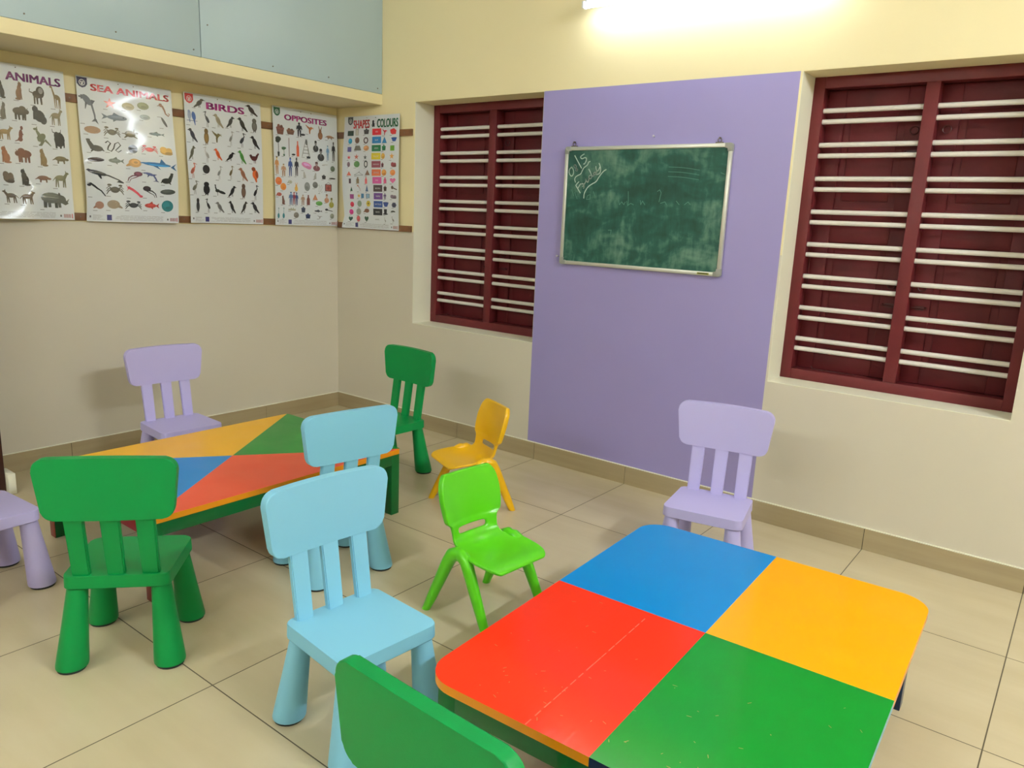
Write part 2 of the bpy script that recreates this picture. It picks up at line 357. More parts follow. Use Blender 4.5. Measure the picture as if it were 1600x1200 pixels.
# ------------------------------------------------------------------ chalkboard
BX, BZ, BW, BH = 1.863, 1.135, .912, .604
board = empty('chalkboard', (BX, 0, BZ), 0, 'green chalkboard in an aluminium frame hanging on the lilac wall between the windows', 'chalkboard')
bm = bmesh.new(); box(bm, .012, BW - .012, -.016, -.004, .012, BH - .012); finish('writing_surface', bm, M_BOARD, board, smooth=False)
for nm, q in (('top', (.03, BW - .03, BH - .019, BH)), ('bottom', (.03, BW - .03, 0, .019)), ('left', (0, .019, .03, BH - .03)), ('right', (BW - .019, BW, .03, BH - .03))):
    bm = bmesh.new(); box(bm, q[0], q[1], -.022, -.003, q[2], q[3], bev=.003); finish('frame_rail', bm, M_ALU, board)
for sx in (0, 1):
    for sz in (0, 1):
        bm = bmesh.new(); L_ = .036; t = .0215
        pts = outline([(-.001, -.001, .012), (L_, -.001, 0), (L_, t, 0), (t, t, .002), (t, L_, 0), (-.001, L_, 0)], 4)
        fx = (lambda a: a) if not sx else (lambda a: BW - a); fz = (lambda a: a) if not sz else (lambda a: BH - a)
        prism(bm, pts, lambda x, y, k: (fx(x), -.0235 if k else -.002, fz(y)), bev=.0015); finish('corner_cap', bm, M_CORNER, board)
for hx in (.045, .842):
    bm = bmesh.new(); box(bm, hx - .018, hx + .018, -.012, -.002, BH - .001, BH + .006, bev=.001)
    tube(bm, [(hx + .009 * math.cos(a), -.008, BH + .014 + .009 * math.sin(a)) for a in [2 * PI * k / 12 for k in range(13)]], .0018, 6)
    tube(bm, [(hx, 0, BH + .024), (hx, -.014, BH + .024)], .004, 8)
    finish('hanging_eye', bm, M_SCREW, board)
bm = bmesh.new(); box(bm, BW - .115, BW - .055, -.0232, -.0222, .005, .014); tg = finish('maker_tag', bm, mat('tag_yellow_green', (150, 150, 50), .5), board)
bm = bmesh.new()
for k in range(9): box(bm, BW - .110 + k * .0056, BW - .110 + k * .0056 + .0036, -.0236, -.0231, .0068, .0122)
finish('tag_print', bm, M_GAP, tg)
def stroke(bm, pts, wd, y):
    for (xa, za), (xb, zb) in zip(pts, pts[1:]):
        a = Vector((xa, za)); b = Vector((xb, zb)); d = (b - a)
        if d.length < 1e-6: continue
        d.normalize(); n = Vector((-d.y, d.x)) * wd / 2; a -= d * wd * .3; b += d * wd * .3
        quad(bm, [(q.x, y, q.y) for q in (a - n, b - n, b + n, a + n)])
POSTER_ANIMALS = dict(title=[('ANIMALS', 243, 483, 36, 74, (130, 40, 125))], crest=None, words=[],
 items="""sit 224 121 35 73 30 25 28 0
sit 295 117 46 78 125 85 55 1
lion 376 127 65 82 55 40 28 0
giraffe 460 125 56 96 125 105 65 1
sit 220 215 40 74 110 105 95 1
heavy 293 215 70 68 62 52 42 0
ape 375 217 68 79 45 45 50 0
quad 449 217 56 78 135 125 98 0
quad 219 314 63 62 150 125 80 0
upright 286 312 54 76 120 60 45 1
kanga 376 316 74 83 110 115 90 1
yak 457 320 63 84 25 25 30 0
sit 214 413 60 72 155 92 52 0
heavy 292 409 72 70 105 52 32 1
sit 377 413 52 78 125 102 62 0
low 456 413 70 53 100 90 62 0
bush 214 514 54 66 80 65 50 0
sit 286 512 58 74 22 20 20 0
low 369 510 68 49 125 88 72 0
quad 448 512 70 78 115 115 88 0
quad 208 605 64 60 82 68 56 1
quad 282 607 70 62 92 70 50 0
rhino 407 611 133 87 105 108 98 0
sit 152 127 51 60 60 60 60 0
heavy 82 137 48 60 130 110 80 0
heavy 145 211 50 60 90 70 50 0
low 74 221 48 60 60 60 60 0
low 136 310 50 60 130 110 80 0
upright 65 318 48 60 90 70 50 0
upright 127 403 49 62 60 60 60 0
quad 56 409 48 60 130 110 80 0
quad 118 502 50 62 90 70 50 0
quad 47 508 48 62 60 60 60 0
quad 108 599 51 62 130 110 80 0
sit 38 603 48 62 90 70 50 0""")
POSTER_SEA = dict(title=[('SEA ANIMALS', 66, 476, 31, 64, (215, 35, 45))], crest=(28, 31, 50, 50, (35, 30, 75)), words=[],
 items="""dolphin 50 152 83 134 105 110 120 0
star 157 114 64 54 225 110 70 0
oval 250 117 66 40 170 160 125 0
oval 330 104 64 40 140 145 110 0
seahorse 441 110 68 66 140 95 70 0
fish 181 181 130 50 120 130 140 1
oval 336 160 58 28 150 160 160 0
blade 441 173 52 56 60 60 65 1
oval 60 254 81 39 165 130 100 0
crab 155 256 78 53 105 100 85 0
turtle 248 255 84 50 115 105 80 0
fish 389 241 88 28 90 110 120 0
seal 64 331 79 62 70 68 62 0
snake 155 327 78 54 30 30 32 0
round 254 330 49 44 28 30 36 0
crab 344 325 84 42 205 60 70 0
bush 437 323 80 52 190 145 50 0
slug 62 399 82 32 48 22 25 0
fish 159 398 78 42 115 125 120 0
shell 253 401 82 54 205 160 95 0
shark 388 400 180 60 30 110 165 1
whale 100 477 171 66 25 30 42 0
jelly 249 470 86 54 110 60 75 1
dolphin 338 468 89 48 90 100 150 0
seal 431 472 69 60 40 42 35 1
eel 54 550 86 64 20 22 28 0
crab 147 545 82 58 85 82 70 0
shrimp 247 550 78 59 215 80 95 0
jelly 334 545 80 60 40 30 38 0
slug 431 542 84 43 75 80 75 0
shell 62 626 56 47 175 135 115 0
shell 141 620 78 54 150 135 115 1
crab 239 621 82 48 55 58 58 0
fish 336 619 82 46 190 70 60 0
round 427 618 66 61 35 120 125 0""")
POSTER_BIRDS = dict(title=[('BIRDS', 132, 377, 38, 76, (205, 60, 160))], crest=(31, 32, 50, 52, (205, 60, 60)), words=[],
 items="""bird 91 48 75 50 85 80 70 1
bird 425 44 87 60 50 35 35 0
parrot2 41 131 56 72 60 100 170 0
crane 132 131 50 82 70 75 85 0
bird 203 129 67 74 155 145 120 0
bird 282 127 60 64 50 50 52 1
bird 359 131 71 78 25 25 28 0
owl 441 129 48 73 95 92 88 0
bird 40 224 60 72 35 35 38 0
owl 124 225 40 80 120 95 50 0
fly 192 221 64 61 110 100 60 0
crane 282 221 45 78 165 165 160 1
crane 356 224 59 79 60 65 75 1
bird 439 226 69 74 35 32 35 0
bird 32 320 46 76 85 85 55 1
crane 121 326 48 83 190 190 188 0
bird 191 316 56 64 225 95 35 0
bird 274 322 64 50 22 22 25 1
bird 348 318 59 76 75 150 60 0
hen 432 318 69 61 90 35 35 0
crane 32 419 57 80 200 110 90 1
round 114 407 44 48 25 25 28 0
crane 198 421 45 72 160 162 162 1
crane 274 415 42 74 120 105 75 1
bird 352 417 67 75 165 110 85 0
parrot 434 415 53 80 225 105 45 0
crane 37 512 61 72 120 120 110 1
owl 112 514 55 69 25 25 28 0
pea 194 520 76 60 30 35 35 1
bird 278 520 57 64 35 35 38 1
owl 353 516 40 79 95 75 65 0
crane 437 522 49 84 25 25 28 1
owl 50 609 30 72 35 38 40 0
crane 119 611 44 76 35 35 38 0
bird 193 615 61 60 125 125 125 0
bird 274 611 50 71 35 35 38 0
bird 357 609 49 69 45 42 42 1
bird 430 609 65 66 45 45 55 0""")
POSTER_OPPOSITES = dict(title=[('OPPOSITES', 84, 413, 41, 75, (205, 55, 150))], crest=(32, 33, 46, 51, (25, 95, 60)), words=[],
 items="""basket 51 134 62 63 110 60 50 0
basket 127 139 64 40 120 80 60 0
person 194 122 41 80 30 32 42 0
slug 219 150 40 20 25 25 28 0
fly 278 112 67 52 185 120 70 0
rabbit 358 126 46 78 140 95 60 0
low 434 142 70 37 160 120 90 0
plant 34 237 42 108 40 48 45 0
plant 74 265 35 51 60 110 70 0
pole 113 236 8 102 120 90 85 0
slug 145 278 28 17 20 20 22 0
bottle 178 240 25 90 225 95 60 0
ladder 243 229 66 104 120 122 120 0
pot 260 285 38 16 25 25 28 0
bust 319 210 42 63 28 28 32 0
bust 359 260 53 70 30 32 35 0
person 415 245 23 88 110 150 190 0
person 463 233 27 114 30 32 45 0
person 19 353 28 98 205 145 90 0
person 68 378 35 70 190 150 120 0
person 119 355 31 106 50 80 150 0
person 166 352 30 104 30 32 45 0
lips 245 336 80 60 225 140 190 0
bust 323 336 54 53 125 65 75 0
oval 393 321 48 6 190 190 185 0
round 454 343 37 36 100 115 100 0
sit 227 397 33 36 175 175 170 0
sit 311 398 34 37 165 165 160 1
pot 381 400 39 30 28 28 32 0
oval 451 406 57 10 20 20 25 0
round 28 446 48 47 240 120 55 0
round 63 479 45 44 245 145 60 0
shell 113 447 39 26 175 175 160 0
rabbit 162 477 30 52 235 175 80 0
oval 247 469 45 60 130 135 135 1
round 311 455 42 40 110 112 110 0
snake 353 476 34 54 180 182 182 0
picture 418 463 62 54 140 70 65 0
shell 27 527 47 28 175 85 70 0
sit 62 561 39 52 125 85 70 0
person 121 549 31 76 90 120 165 0
person 144 548 24 72 150 60 75 0
person 164 550 24 74 60 80 130 0
person 213 555 30 61 170 140 120 0
bottle 256 553 32 61 110 50 50 0
tri 311 533 42 38 195 130 95 0
oval 343 571 56 31 95 160 75 0
bust 405 536 37 52 190 140 110 0
bust 445 562 39 59 165 160 70 0
spoon 23 641 22 65 50 130 140 0
spoon 64 640 24 66 50 130 140 0
crown 128 615 52 23 170 168 150 0
round 162 652 39 36 125 120 110 0
pot 217 615 39 39 40 50 75 0
pot 254 655 47 34 35 50 90 0
fish 334 621 65 21 40 42 50 0
fly 351 659 47 20 160 160 158 0
spoon2 425 613 62 22 35 35 40 0
round 451 651 33 34 140 145 135 0""")
POSTER_SHAPES = dict(title=[('SHAPES', 89, 244, 24, 76, (210, 45, 50)), ('&', 264, 292, 30, 70, (45, 50, 60)), ('COLOURS', 312, 504, 24, 76, (15, 120, 75))], crest=(60, 28, 49, 50, (70, 80, 85)), words=[('RED', 311, 101), ('BLUE', 311, 151), ('GREEN', 309, 201), ('YELLOW', 307, 250), ('MAROON', 309, 300), ('ORANGE', 311, 351), ('PINK', 318, 399), ('BROWN', 326, 449), ('PURPLE', 329, 498), ('NAVY BLUE', 328, 548), ('BLACK', 324, 597), ('WHITE', 318, 645)],
 items="""rect 65 104 57 32 15 60 45 0
frame 125 98 29 41 170 168 160 0
pot 214 96 59 36 60 62 62 0
round 64 153 35 35 30 150 200 0
round 128 149 41 38 120 90 75 0
ring 210 151 43 38 70 40 38 0
rect 60 205 34 31 100 95 160 0
trap 133 197 60 30 110 108 98 0
round 214 199 51 33 210 150 95 0
star 58 256 34 28 215 70 85 0
star 123 252 44 37 200 105 90 0
star 205 256 35 34 80 85 85 0
round 57 300 25 33 90 40 50 0
round 127 298 50 39 80 140 70 0
ring 212 298 35 44 45 50 50 0
tri 61 357 39 28 225 110 90 0
hanger 145 357 75 27 90 90 88 0
tri 227 351 48 34 140 100 80 0
rect 69 405 18 31 70 40 60 0
bottle 135 399 31 40 140 120 90 0
bottle 214 399 28 42 225 90 100 0
tri 80 455 21 30 25 80 60 0
eel 145 449 31 40 180 100 80 0
tri 222 449 27 44 80 105 145 0
rect 82 504 34 30 160 70 140 0
star 145 498 33 30 220 175 70 0
rect 179 498 26 29 45 120 170 0
frame 231 498 36 28 110 140 165 0
round 82 554 34 33 215 50 80 0
round 150 548 40 40 130 150 130 0
flower 236 546 42 40 225 200 70 0
round 72 603 39 34 225 40 140 0
ring 141 599 44 40 150 155 145 0
shell 217 591 57 32 130 85 60 0
heart 65 647 39 34 15 80 65 0
round 136 645 34 39 205 85 90 0
heart 216 643 39 40 25 80 55 0
rect 311 101 83 39 225 40 50 0
rect 311 151 83 40 20 130 200 0
rect 309 201 84 39 15 125 70 0
rect 307 250 84 40 240 210 20 0
rect 309 300 84 40 150 60 80 0
rect 311 351 84 40 240 120 70 0
rect 318 399 84 41 215 85 165 0
rect 326 449 83 42 70 45 50 0
rect 329 498 83 40 115 65 150 0
rect 328 548 83 40 45 85 165 0
rect 324 597 85 41 22 22 28 0
fly 386 105 48 38 215 45 70 0
flag 460 103 56 38 215 40 55 0
tri 383 153 46 40 30 120 180 0
cup 470 151 49 29 40 90 175 0
pot 379 199 42 36 30 115 70 0
rect 456 203 37 32 110 165 50 0
round 372 250 34 36 215 165 60 0
star 452 252 45 40 225 160 70 0
pot 368 304 27 30 90 30 45 0
bush 470 302 55 36 120 40 55 0
round 383 351 44 38 225 150 60 0
round 462 351 47 36 235 140 70 0
bottle 393 399 33 36 205 80 130 0
heart 463 399 52 36 225 110 170 0
pot 394 449 34 34 50 32 32 0
spoon2 476 447 52 31 80 65 55 0
person 392 498 25 36 90 70 120 0
bush 470 498 63 30 120 105 120 0
cup 400 548 50 34 50 80 160 0
flower 475 550 43 34 60 65 95 0
hat 396 595 43 36 25 25 30 0
cap 465 589 41 12 20 20 25 0
crane 392 649 24 37 170 172 170 0
crane 463 643 38 40 165 165 162 0""")
CHALK = [[(43, 502), (31, 496), (26, 480), (32, 464), (44, 455), (54, 464), (56, 480), (49, 496), (39, 502)], [(59, 515), (55, 507), (61, 499), (71, 495), (79, 490), (79, 484), (72, 482), (67, 488), (71, 496), (70, 506), (64, 515), (58, 514)], [(57, 560), (80, 528), (103, 497)], [(115, 567), (102, 561), (91, 552), (102, 542), (119, 550), (130, 547), (130, 534), (119, 516), (114, 518)], [(153, 530), (144, 527), (141, 515), (128, 505), (117, 499), (108, 483), (101, 467), (82, 460), (69, 452), (64, 441), (70, 426)], [(74, 410), (89, 391), (104, 372)], [(74, 410), (82, 420), (92, 428)], [(87, 394), (94, 405), (103, 418)], [(109, 417), (117, 420), (125, 412), (126, 401), (123, 395)], [(118, 404), (128, 420), (135, 430), (133, 443)], [(133, 443), (139, 430), (148, 425), (151, 436), (154, 448)], [(162, 460), (153, 459), (150, 449), (159, 442), (169, 449), (168, 457)], [(148, 492), (159, 476), (170, 457), (178, 456), (183, 464)], [(190, 476), (181, 475), (177, 468), (185, 462), (195, 473), (196, 481)], [(190, 505), (192, 491), (199, 481), (208, 487), (213, 501)], [(208, 520), (216, 505), (220, 487), (217, 472), (204, 465), (191, 466)], [(252, 489), (239, 483), (225, 468), (211, 451), (198, 429), (171, 417), (149, 403), (135, 383), (128, 367), (128, 346)]]
FAINT = [[(389, 383), (395, 318)], [(337, 339), (343, 317), (355, 332), (369, 318), (376, 332)], [(384, 336), (391, 314), (407, 326), (424, 319)], [(460, 341), (464, 320), (473, 338), (487, 320)], [(49, 387), (65, 356)], [(69, 375), (87, 341)], [(550, 385), (562, 393), (571, 379), (563, 336)], [(288, 189), (306, 190), (303, 167)], [(149, 358), (166, 365), (168, 343), (145, 339), (149, 358)], [(571, 329), (595, 337), (604, 323)], [(866, 473), (885, 466)], [(183, 381), (194, 358)], [(654, 342), (671, 325)], [(698, 325), (716, 339), (729, 326)]]

def smooth_poly(pts, it=2):
    for _ in range(it):
        out = [pts[0]]
        for a, b in zip(pts, pts[1:]):
            out += [(a[0] * .75 + b[0] * .25, a[1] * .75 + b[1] * .25), (a[0] * .25 + b[0] * .75, a[1] * .25 + b[1] * .75)]
        out.append(pts[-1]); pts = out
    return pts
bm = bmesh.new()
for s in CHALK: stroke(bm, smooth_poly([(a / 1000, b / 1000) for a, b in s], 1 if len(s) > 2 else 0), .0052, -.0163)
finish('chalk_writing', bm, M_CHALK, board, smooth=False)
bm = bmesh.new()
for s in FAINT: stroke(bm, [(a / 1000, b / 1000) for a, b in s], .0032, -.0162)
for k in range(3): stroke(bm, smooth_poly([(.60, .50 - k * .022), (.68, .497 - k * .022), (.76, .485 - k * .022)], 2), .0025, -.0162)
finish('faint_chalk_marks', bm, M_FAINT, board, smooth=False)
# bare nails and a hook left in the lilac wall
for x, z, lb in ((2.366, 1.78, 'small nail in the lilac wall above the middle of the chalkboard'), (1.838, 1.173, 'small nail in the lilac wall beside the lower left corner of the chalkboard')):
    bm = bmesh.new(); tube(bm, [(0, 0, 0), (0, -.012, .001)], .003, 8); tube(bm, [(0, -.012, .001), (0, -.0135, .001)], .0055, 8)
    tag(finish('wall_nail', bm, mat('pale_nail', (205, 200, 210), .4), None, (x, 0, z)), lb, 'nail', 'nails in the lilac wall')

# ------------------------------------------------------------------ posters
def ell(cx, cy, rx, ry, n=14, rot=0, a0=0, a1=2 * PI):
    c, s = math.cos(rot), math.sin(rot)
    return [(cx + rx * math.cos(t) * c - ry * math.sin(t) * s, cy + rx * math.cos(t) * s + ry * math.sin(t) * c) for t in [a0 + (a1 - a0) * k / n for k in range(n)]]
def limb(pts, w0, w1):
    L_ = []; R_ = []; n = len(pts)
    for i, p in enumerate(pts):
        a = Vector(pts[max(i - 1, 0)]); b = Vector(pts[min(i + 1, n - 1)]); d = (b - a).normalized(); w_ = w0 + (w1 - w0) * i / (n - 1)
        L_.append((p[0] - d.y * w_, p[1] + d.x * w_)); R_.append((p[0] + d.y * w_, p[1] - d.x * w_))
    return L_ + R_[::-1]
# drawings in a box x,y in -1..1 (y up); each entry is (polygon, brightness factor)
def draw(k):
    E = ell; L_ = limb
    if k == 'quad': return [(L_([(-.5, .1), (-.6, -.9)], .1, .06), .8), (L_([(-.35, 0), (-.3, -.9)], .1, .06), 1), (L_([(.35, 0), (.3, -.9)], .1, .06), .8), (L_([(.5, 0), (.55, -.9)], .1, .06), 1), (E(0, .15, .65, .32), 1), (E(-.05, .25, .5, .18), 1.2), (L_([(.45, .2), (.75, .65)], .2, .14), 1), (E(.8, .68, .22, .14), 1), (L_([(.68, .75), (.62, 1)], .07, .02), .8), (L_([(-.6, .2), (-.95, -.2)], .06, .03), .9)]
    if k == 'heavy': return [(L_([(-.5, 0), (-.55, -.9)], .16, .1), .8), (L_([(-.2, -.1), (-.15, -.9)], .13, .1), 1), (L_([(.3, 0), (.25, -.9)], .14, .1), .8), (L_([(.5, 0), (.5, -.9)], .15, .1), 1), (E(-.1, .15, .75, .48), 1), (E(.25, .35, .45, .48), 1.1), (E(.7, .15, .28, .3), .85), (L_([(.72, .4), (.85, .62)], .05, .02), .7)]
    if k == 'yak': return [(E(0, -.05, .7, .75), 1), (L_([(-.45, -.4), (-.45, -.95)], .16, .12), .8), (L_([(.1, -.4), (.1, -.95)], .16, .12), 1), (L_([(.55, -.3), (.55, -.85)], .12, .08), .9), (E(-.35, .35, .35, .4), 1.4), (L_([(-.55, .6), (-.85, .7), (-.9, 1)], .06, .03), 1.8), (L_([(-.1, .6), (.2, .7), (.25, 1)], .06, .03), 1.8)]
    if k == 'ape': return [(E(0, -.1, .7, .62, rot=-.6), 1), (E(-.45, .6, .35, .35), .85), (L_([(-.5, .3), (-.6, -.5)], .2, .16), 1.2), (E(.45, -.5, .4, .45), 1.1)]
    if k == 'sit': return [(E(.05, -.35, .5, .6), 1), (E(-.1, .1, .38, .55), 1.12), (E(-.22, .65, .3, .28), 1), (L_([(-.3, .1), (-.42, -.9)], .12, .08), .85), (E(.2, -.85, .5, .13), .9), (L_([(-.1, .85), (-.05, 1)], .08, .03), .8)]
    if k == 'upright': return [(E(0, -.1, .28, .6, rot=.15), 1), (E(-.2, .65, .2, .22), .9), (L_([(.1, -.6), (.9, -.85)], .1, .04), .8), (E(.1, -.6, .35, .25), .9), (L_([(-.15, .1), (-.4, -.1)], .07, .05), .8)]
    if k == 'kanga': return [(E(0, -.1, .55, .35, rot=-.7), 1), (L_([(.2, .1), (.5, .6)], .2, .12), 1.1), (E(.6, .72, .25, .13), 1), (L_([(.5, .75), (.4, 1)], .07, .03), .9), (L_([(-.2, -.3), (.1, -.85), (.35, -.9)], .2, .06), .9), (L_([(-.35, -.3), (-.7, -.6), (-1, -.9)], .13, .04), .9), (L_([(.3, .1), (.5, -.2)], .07, .04), .8)]
    if k == 'lion': return [(L_([(-.4, .1), (-.45, -.9)], .13, .09), 1), (L_([(-.1, 0), (-.1, -.9)], .13, .09), .8), (L_([(.35, 0), (.4, -.9)], .14, .1), 1.1), (E(-.05, .1, .6, .38), 1), (E(.3, .35, .52, .6), .8), (E(.38, .5, .28, .32), 3), (L_([(-.6, .2), (-1, .3), (-.95, .6)], .06, .04), 1)]
    if k == 'giraffe': return [(L_([(.1, 0), (.05, -.95)], .1, .05), .9), (L_([(.35, 0), (.3, -.95)], .1, .05), 1.1), (L_([(-.45, -.1), (-.45, -.95)], .09, .05), 1.1), (L_([(-.3, -.1), (-.25, -.95)], .09, .05), .9), (E(-.05, .02, .48, .22, rot=.2), 1), (L_([(.3, .05), (.65, .85)], .15, .08), 1.1), (E(.75, .88, .2, .09), 1)]
    if k == 'low': return [(E(0, 0, .7, .42), 1), (E(.1, .15, .5, .25), 1.3), (E(.72, -.1, .25, .2), .85), (L_([(-.6, 0), (-1, -.3)], .12, .04), .9), (L_([(-.3, -.2), (-.35, -.8)], .12, .08), .7), (L_([(.35, -.2), (.4, -.8)], .12, .08), .7)]
    if k == 'bush': return [(E(0, -.2, .8, .6), 1), (E(-.3, .1, .5, .6, rot=.3), 1.35), (E(.35, .1, .4, .45), 1.2), (E(.3, -.5, .5, .3), .7)]
    if k == 'rhino': return [(L_([(-.55, -.1), (-.6, -.85)], .13, .11), .6), (L_([(-.3, -.2), (-.3, -.8)], .11, .1), .8), (L_([(.15, -.2), (.15, -.85)], .11, .1), .6), (L_([(.35, -.2), (.38, -.8)], .1, .09), .8), (E(-.15, .15, .68, .55), 1), (E(-.2, .35, .5, .28), 1.25), (E(.45, .05, .35, .42), .9), (L_([(.45, .05), (.85, -.45)], .28, .14), .85), (L_([(.8, -.3), (1, .12)], .09, .01), 1.3), (L_([(.65, -.05), (.7, .25)], .07, .01), 1.3), (L_([(.4, .4), (.38, .7)], .09, .04), .7)]
    if k == 'bird': return [(E(0, 0, .32, .62, rot=.45), 1), (E(.05, -.05, .2, .45, rot=.5), .75), (E(-.35, .62, .24, .22), .95), (L_([(-.5, .62), (-.85, .55)], .09, .01), .6), (L_([(.25, -.4), (.75, -.95)], .2, .08), .85), (L_([(-.05, -.5), (-.08, -.92)], .035, .03), .8), (L_([(.08, -.5), (.1, -.92)], .035, .03), .8)]
    if k == 'crane': return [(E(.1, -.02, .26, .5, rot=.75), 1), (E(.22, -.1, .2, .38, rot=.8), .65), (L_([(-.15, .25), (-.32, .5), (-.2, .8)], .12, .07), 1.1), (E(-.2, .86, .16, .09), 1), (L_([(-.3, .86), (-.75, .78)], .06, .01), .8), (L_([(0, -.35), (-.03, -.95)], .035, .03), .8), (L_([(.18, -.35), (.25, -.95)], .035, .03), .8)]
    if k == 'owl': return [(E(0, -.15, .62, .72), 1), (E(0, -.2, .4, .5), 1.5), (E(0, .62, .5, .34), .9), (L_([(-.2, -.8), (-.2, -1)], .1, .08), .8), (L_([(.2, -.8), (.2, -1)], .1, .08), .8)]
    if k == 'parrot': return [(E(0, .05, .55, .6), 1), (E(-.3, .7, .42, .28), .35), (E(.4, 0, .3, .5, rot=.2), .45), (L_([(.1, -.4), (.3, -1)], .3, .12), .9)]
    if k == 'parrot2': return [(E(-.4, .3, .32, .6), 4), (E(.35, .2, .35, .6, rot=.2), 1), (E(-.45, .75, .22, .2), 3), (L_([(.4, -.3), (.55, -1)], .15, .06), 1), (L_([(-.4, -.3), (-.35, -.7)], .15, .06), 3), (L_([(-.9, -.45), (.95, -.45)], .03, .03), .4)]
    if k == 'fly': return [(E(0, 0, .2, .5, rot=-.4), 1), (L_([(0, .1), (-.5, .5), (-.9, .9)], .25, .05), .9), (L_([(.1, .1), (.5, .35), (.8, .2)], .18, .04), 1.2), (E(.2, .45, .18, .15), 1), (L_([(.3, .45), (.85, .45)], .04, .01), .6), (L_([(-.1, -.3), (-.1, -.95)], .16, .1), .8)]
    if k == 'hen': return [(E(-.05, -.1, .55, .42), 1), (L_([(.3, 0), (.55, .5), (.8, .75)], .25, .1), .9), (L_([(-.4, 0), (-.75, .5)], .28, .18), .6), (E(.72, .75, .16, .14), 1.4), (L_([(-.05, -.4), (-.05, -.95)], .05, .04), .9), (L_([(.2, -.4), (.22, -.95)], .05, .04), .9)]
    if k == 'pea': return [(E(-.35, -.35, .62, .24, rot=.35), 1), (E(.3, -.1, .35, .28), 1.1), (L_([(.45, 0), (.62, .5), (.6, .8)], .12, .06), 1.3), (E(.65, .85, .13, .1), 1.3), (L_([(.3, -.3), (.3, -.95)], .04, .03), .8)]
    if k == 'fish': return [(E(-.1, 0, .72, .48), 1), (E(-.15, .12, .5, .2), 1.3), ([(.5, 0), (1, .55), (.85, 0), (1, -.55)], .85), ([(-.3, .4), (.1, .9), (.25, .35)], .8), ([(-.1, -.4), (.2, -.8), (.2, -.3)], .8), (E(-.55, .1, .06, .08), .2)]
    if k == 'oval': return [(E(0, 0, .9, .85), 1), (E(-.1, .15, .6, .5), 1.2), (E(.1, -.2, .45, .3), .8)]
    if k == 'round': return [(E(0, 0, .92, .92, 20), 1), (E(-.2, .2, .5, .5), 1.25), (E(.1, -.3, .4, .25), .8)]
    if k == 'ring': return [(E(0, 0, .95, .95, 20), 1), (E(0, 0, .55, .6, 16), 9)]
    if k == 'slug': return [(E(0, 0, .95, .6, rot=.15), 1), (E(-.1, .15, .6, .25, rot=.15), 1.5)]
    if k == 'star': return [([((.95 if i % 2 == 0 else .36) * math.sin(i * PI / 5), (.95 if i % 2 == 0 else .36) * math.cos(i * PI / 5)) for i in range(10)], 1)]
    if k == 'crab': return [(E(0, 0, .5, .5), 1), (E(0, .1, .3, .25), 1.3)] + [(L_([(s * .3, .1), (s * .7, .5 - .35 * j), (s * .95, .15 - .45 * j)], .1, .04), .9) for s in (-1, 1) for j in range(3)] + [(E(-.6, .75, .25, .18), 1.1), (E(.6, .7, .22, .16), 1.1)]
    if k == 'turtle': return [(E(0, 0, .62, .6), 1), (E(0, .1, .4, .35), 1.4), (E(.75, .25, .2, .16), .9), (L_([(-.3, -.3), (-.7, -.8)], .16, .06), .8), (L_([(.3, -.3), (.8, -.75)], .16, .06), .8), (L_([(.4, .3), (.5, .95)], .1, .04), .8), (L_([(-.5, 0), (-.95, 0)], .1, .04), .8)]
    if k == 'dolphin': return [(L_([(-.75, .72), (-.2, .72), (.35, .3), (.6, -.4), (.62, -.75)], .14, .08), 1), (E(-.1, .55, .55, .26, rot=-.5), 1.1), (L_([(-.2, .4), (-.35, -.05)], .12, .03), .7), ([(.6, -.6), (.2, -.85), (.6, -.8), (.95, -1), (.75, -.65)], .6), ([(.3, .6), (.75, .55), (.4, .25)], .75), (E(-.8, .72, .2, .06), .9)]
    if k == 'seahorse': return [(L_([(-.5, .6), (-.1, .5), (.15, 0), (.3, -.5), (.7, -.8), (.9, -.5), (.65, -.4)], .16, .06), 1), (L_([(-.5, .6), (-.9, .5)], .06, .04), .8), (E(-.4, .7, .25, .2), 1.1)]
    if k == 'blade': return [(E(0, 0, .25, .95, rot=-.6), 1), (E(.1, 0, .12, .7, rot=-.6), 1.6)]
    if k == 'seal': return [(E(.15, -.35, .75, .45, rot=-.1), 1), (L_([(-.3, -.2), (-.65, .55), (-.75, .8)], .3, .16), 1.1), (E(-.7, .82, .25, .14), .9), (L_([(-.2, -.5), (-.5, -.9)], .15, .06), .8), (L_([(.7, -.4), (1, -.7)], .15, .05), .8)]
    if k == 'snake': return [(L_([(-.9, .5), (-.6, .85), (-.3, .5), (-.6, -.1), (-.7, -.6), (-.3, -.85), (0, -.3), (.2, .5), (.6, .8), (.85, .3), (.5, -.2), (.2, -.6), (.5, -.9), (.9, -.5)], .085, .06), 1)]
    if k == 'eel': return [(L_([(-.95, .6), (-.6, .85), (-.2, .5), (.1, .2), (.5, -.1), (.95, -.85)], .18, .06), 1), (E(-.8, .65, .22, .18), 1.4)]
    if k == 'shell': return [(E(.1, 0, .75, .75), 1), (E(.15, .15, .5, .45), 1.3), (E(.2, .1, .25, .2), .8), (L_([(-.5, -.3), (-.95, -.6)], .25, .08), .85)]
    if k == 'shark': return [(E(.1, 0, .8, .3, rot=.12), 1), (E(0, -.12, .6, .12, rot=.12), 2.4), ([(-.05, .25), (-.15, .95), (-.4, .2)], .8), ([(-.75, -.1), (-1, .35), (-.85, -.2), (-1, -.85), (-.65, -.3)], .7), ([(.1, -.2), (-.1, -.8), (.35, -.25)], .7), (E(.75, .12, .3, .12), 1.2)]
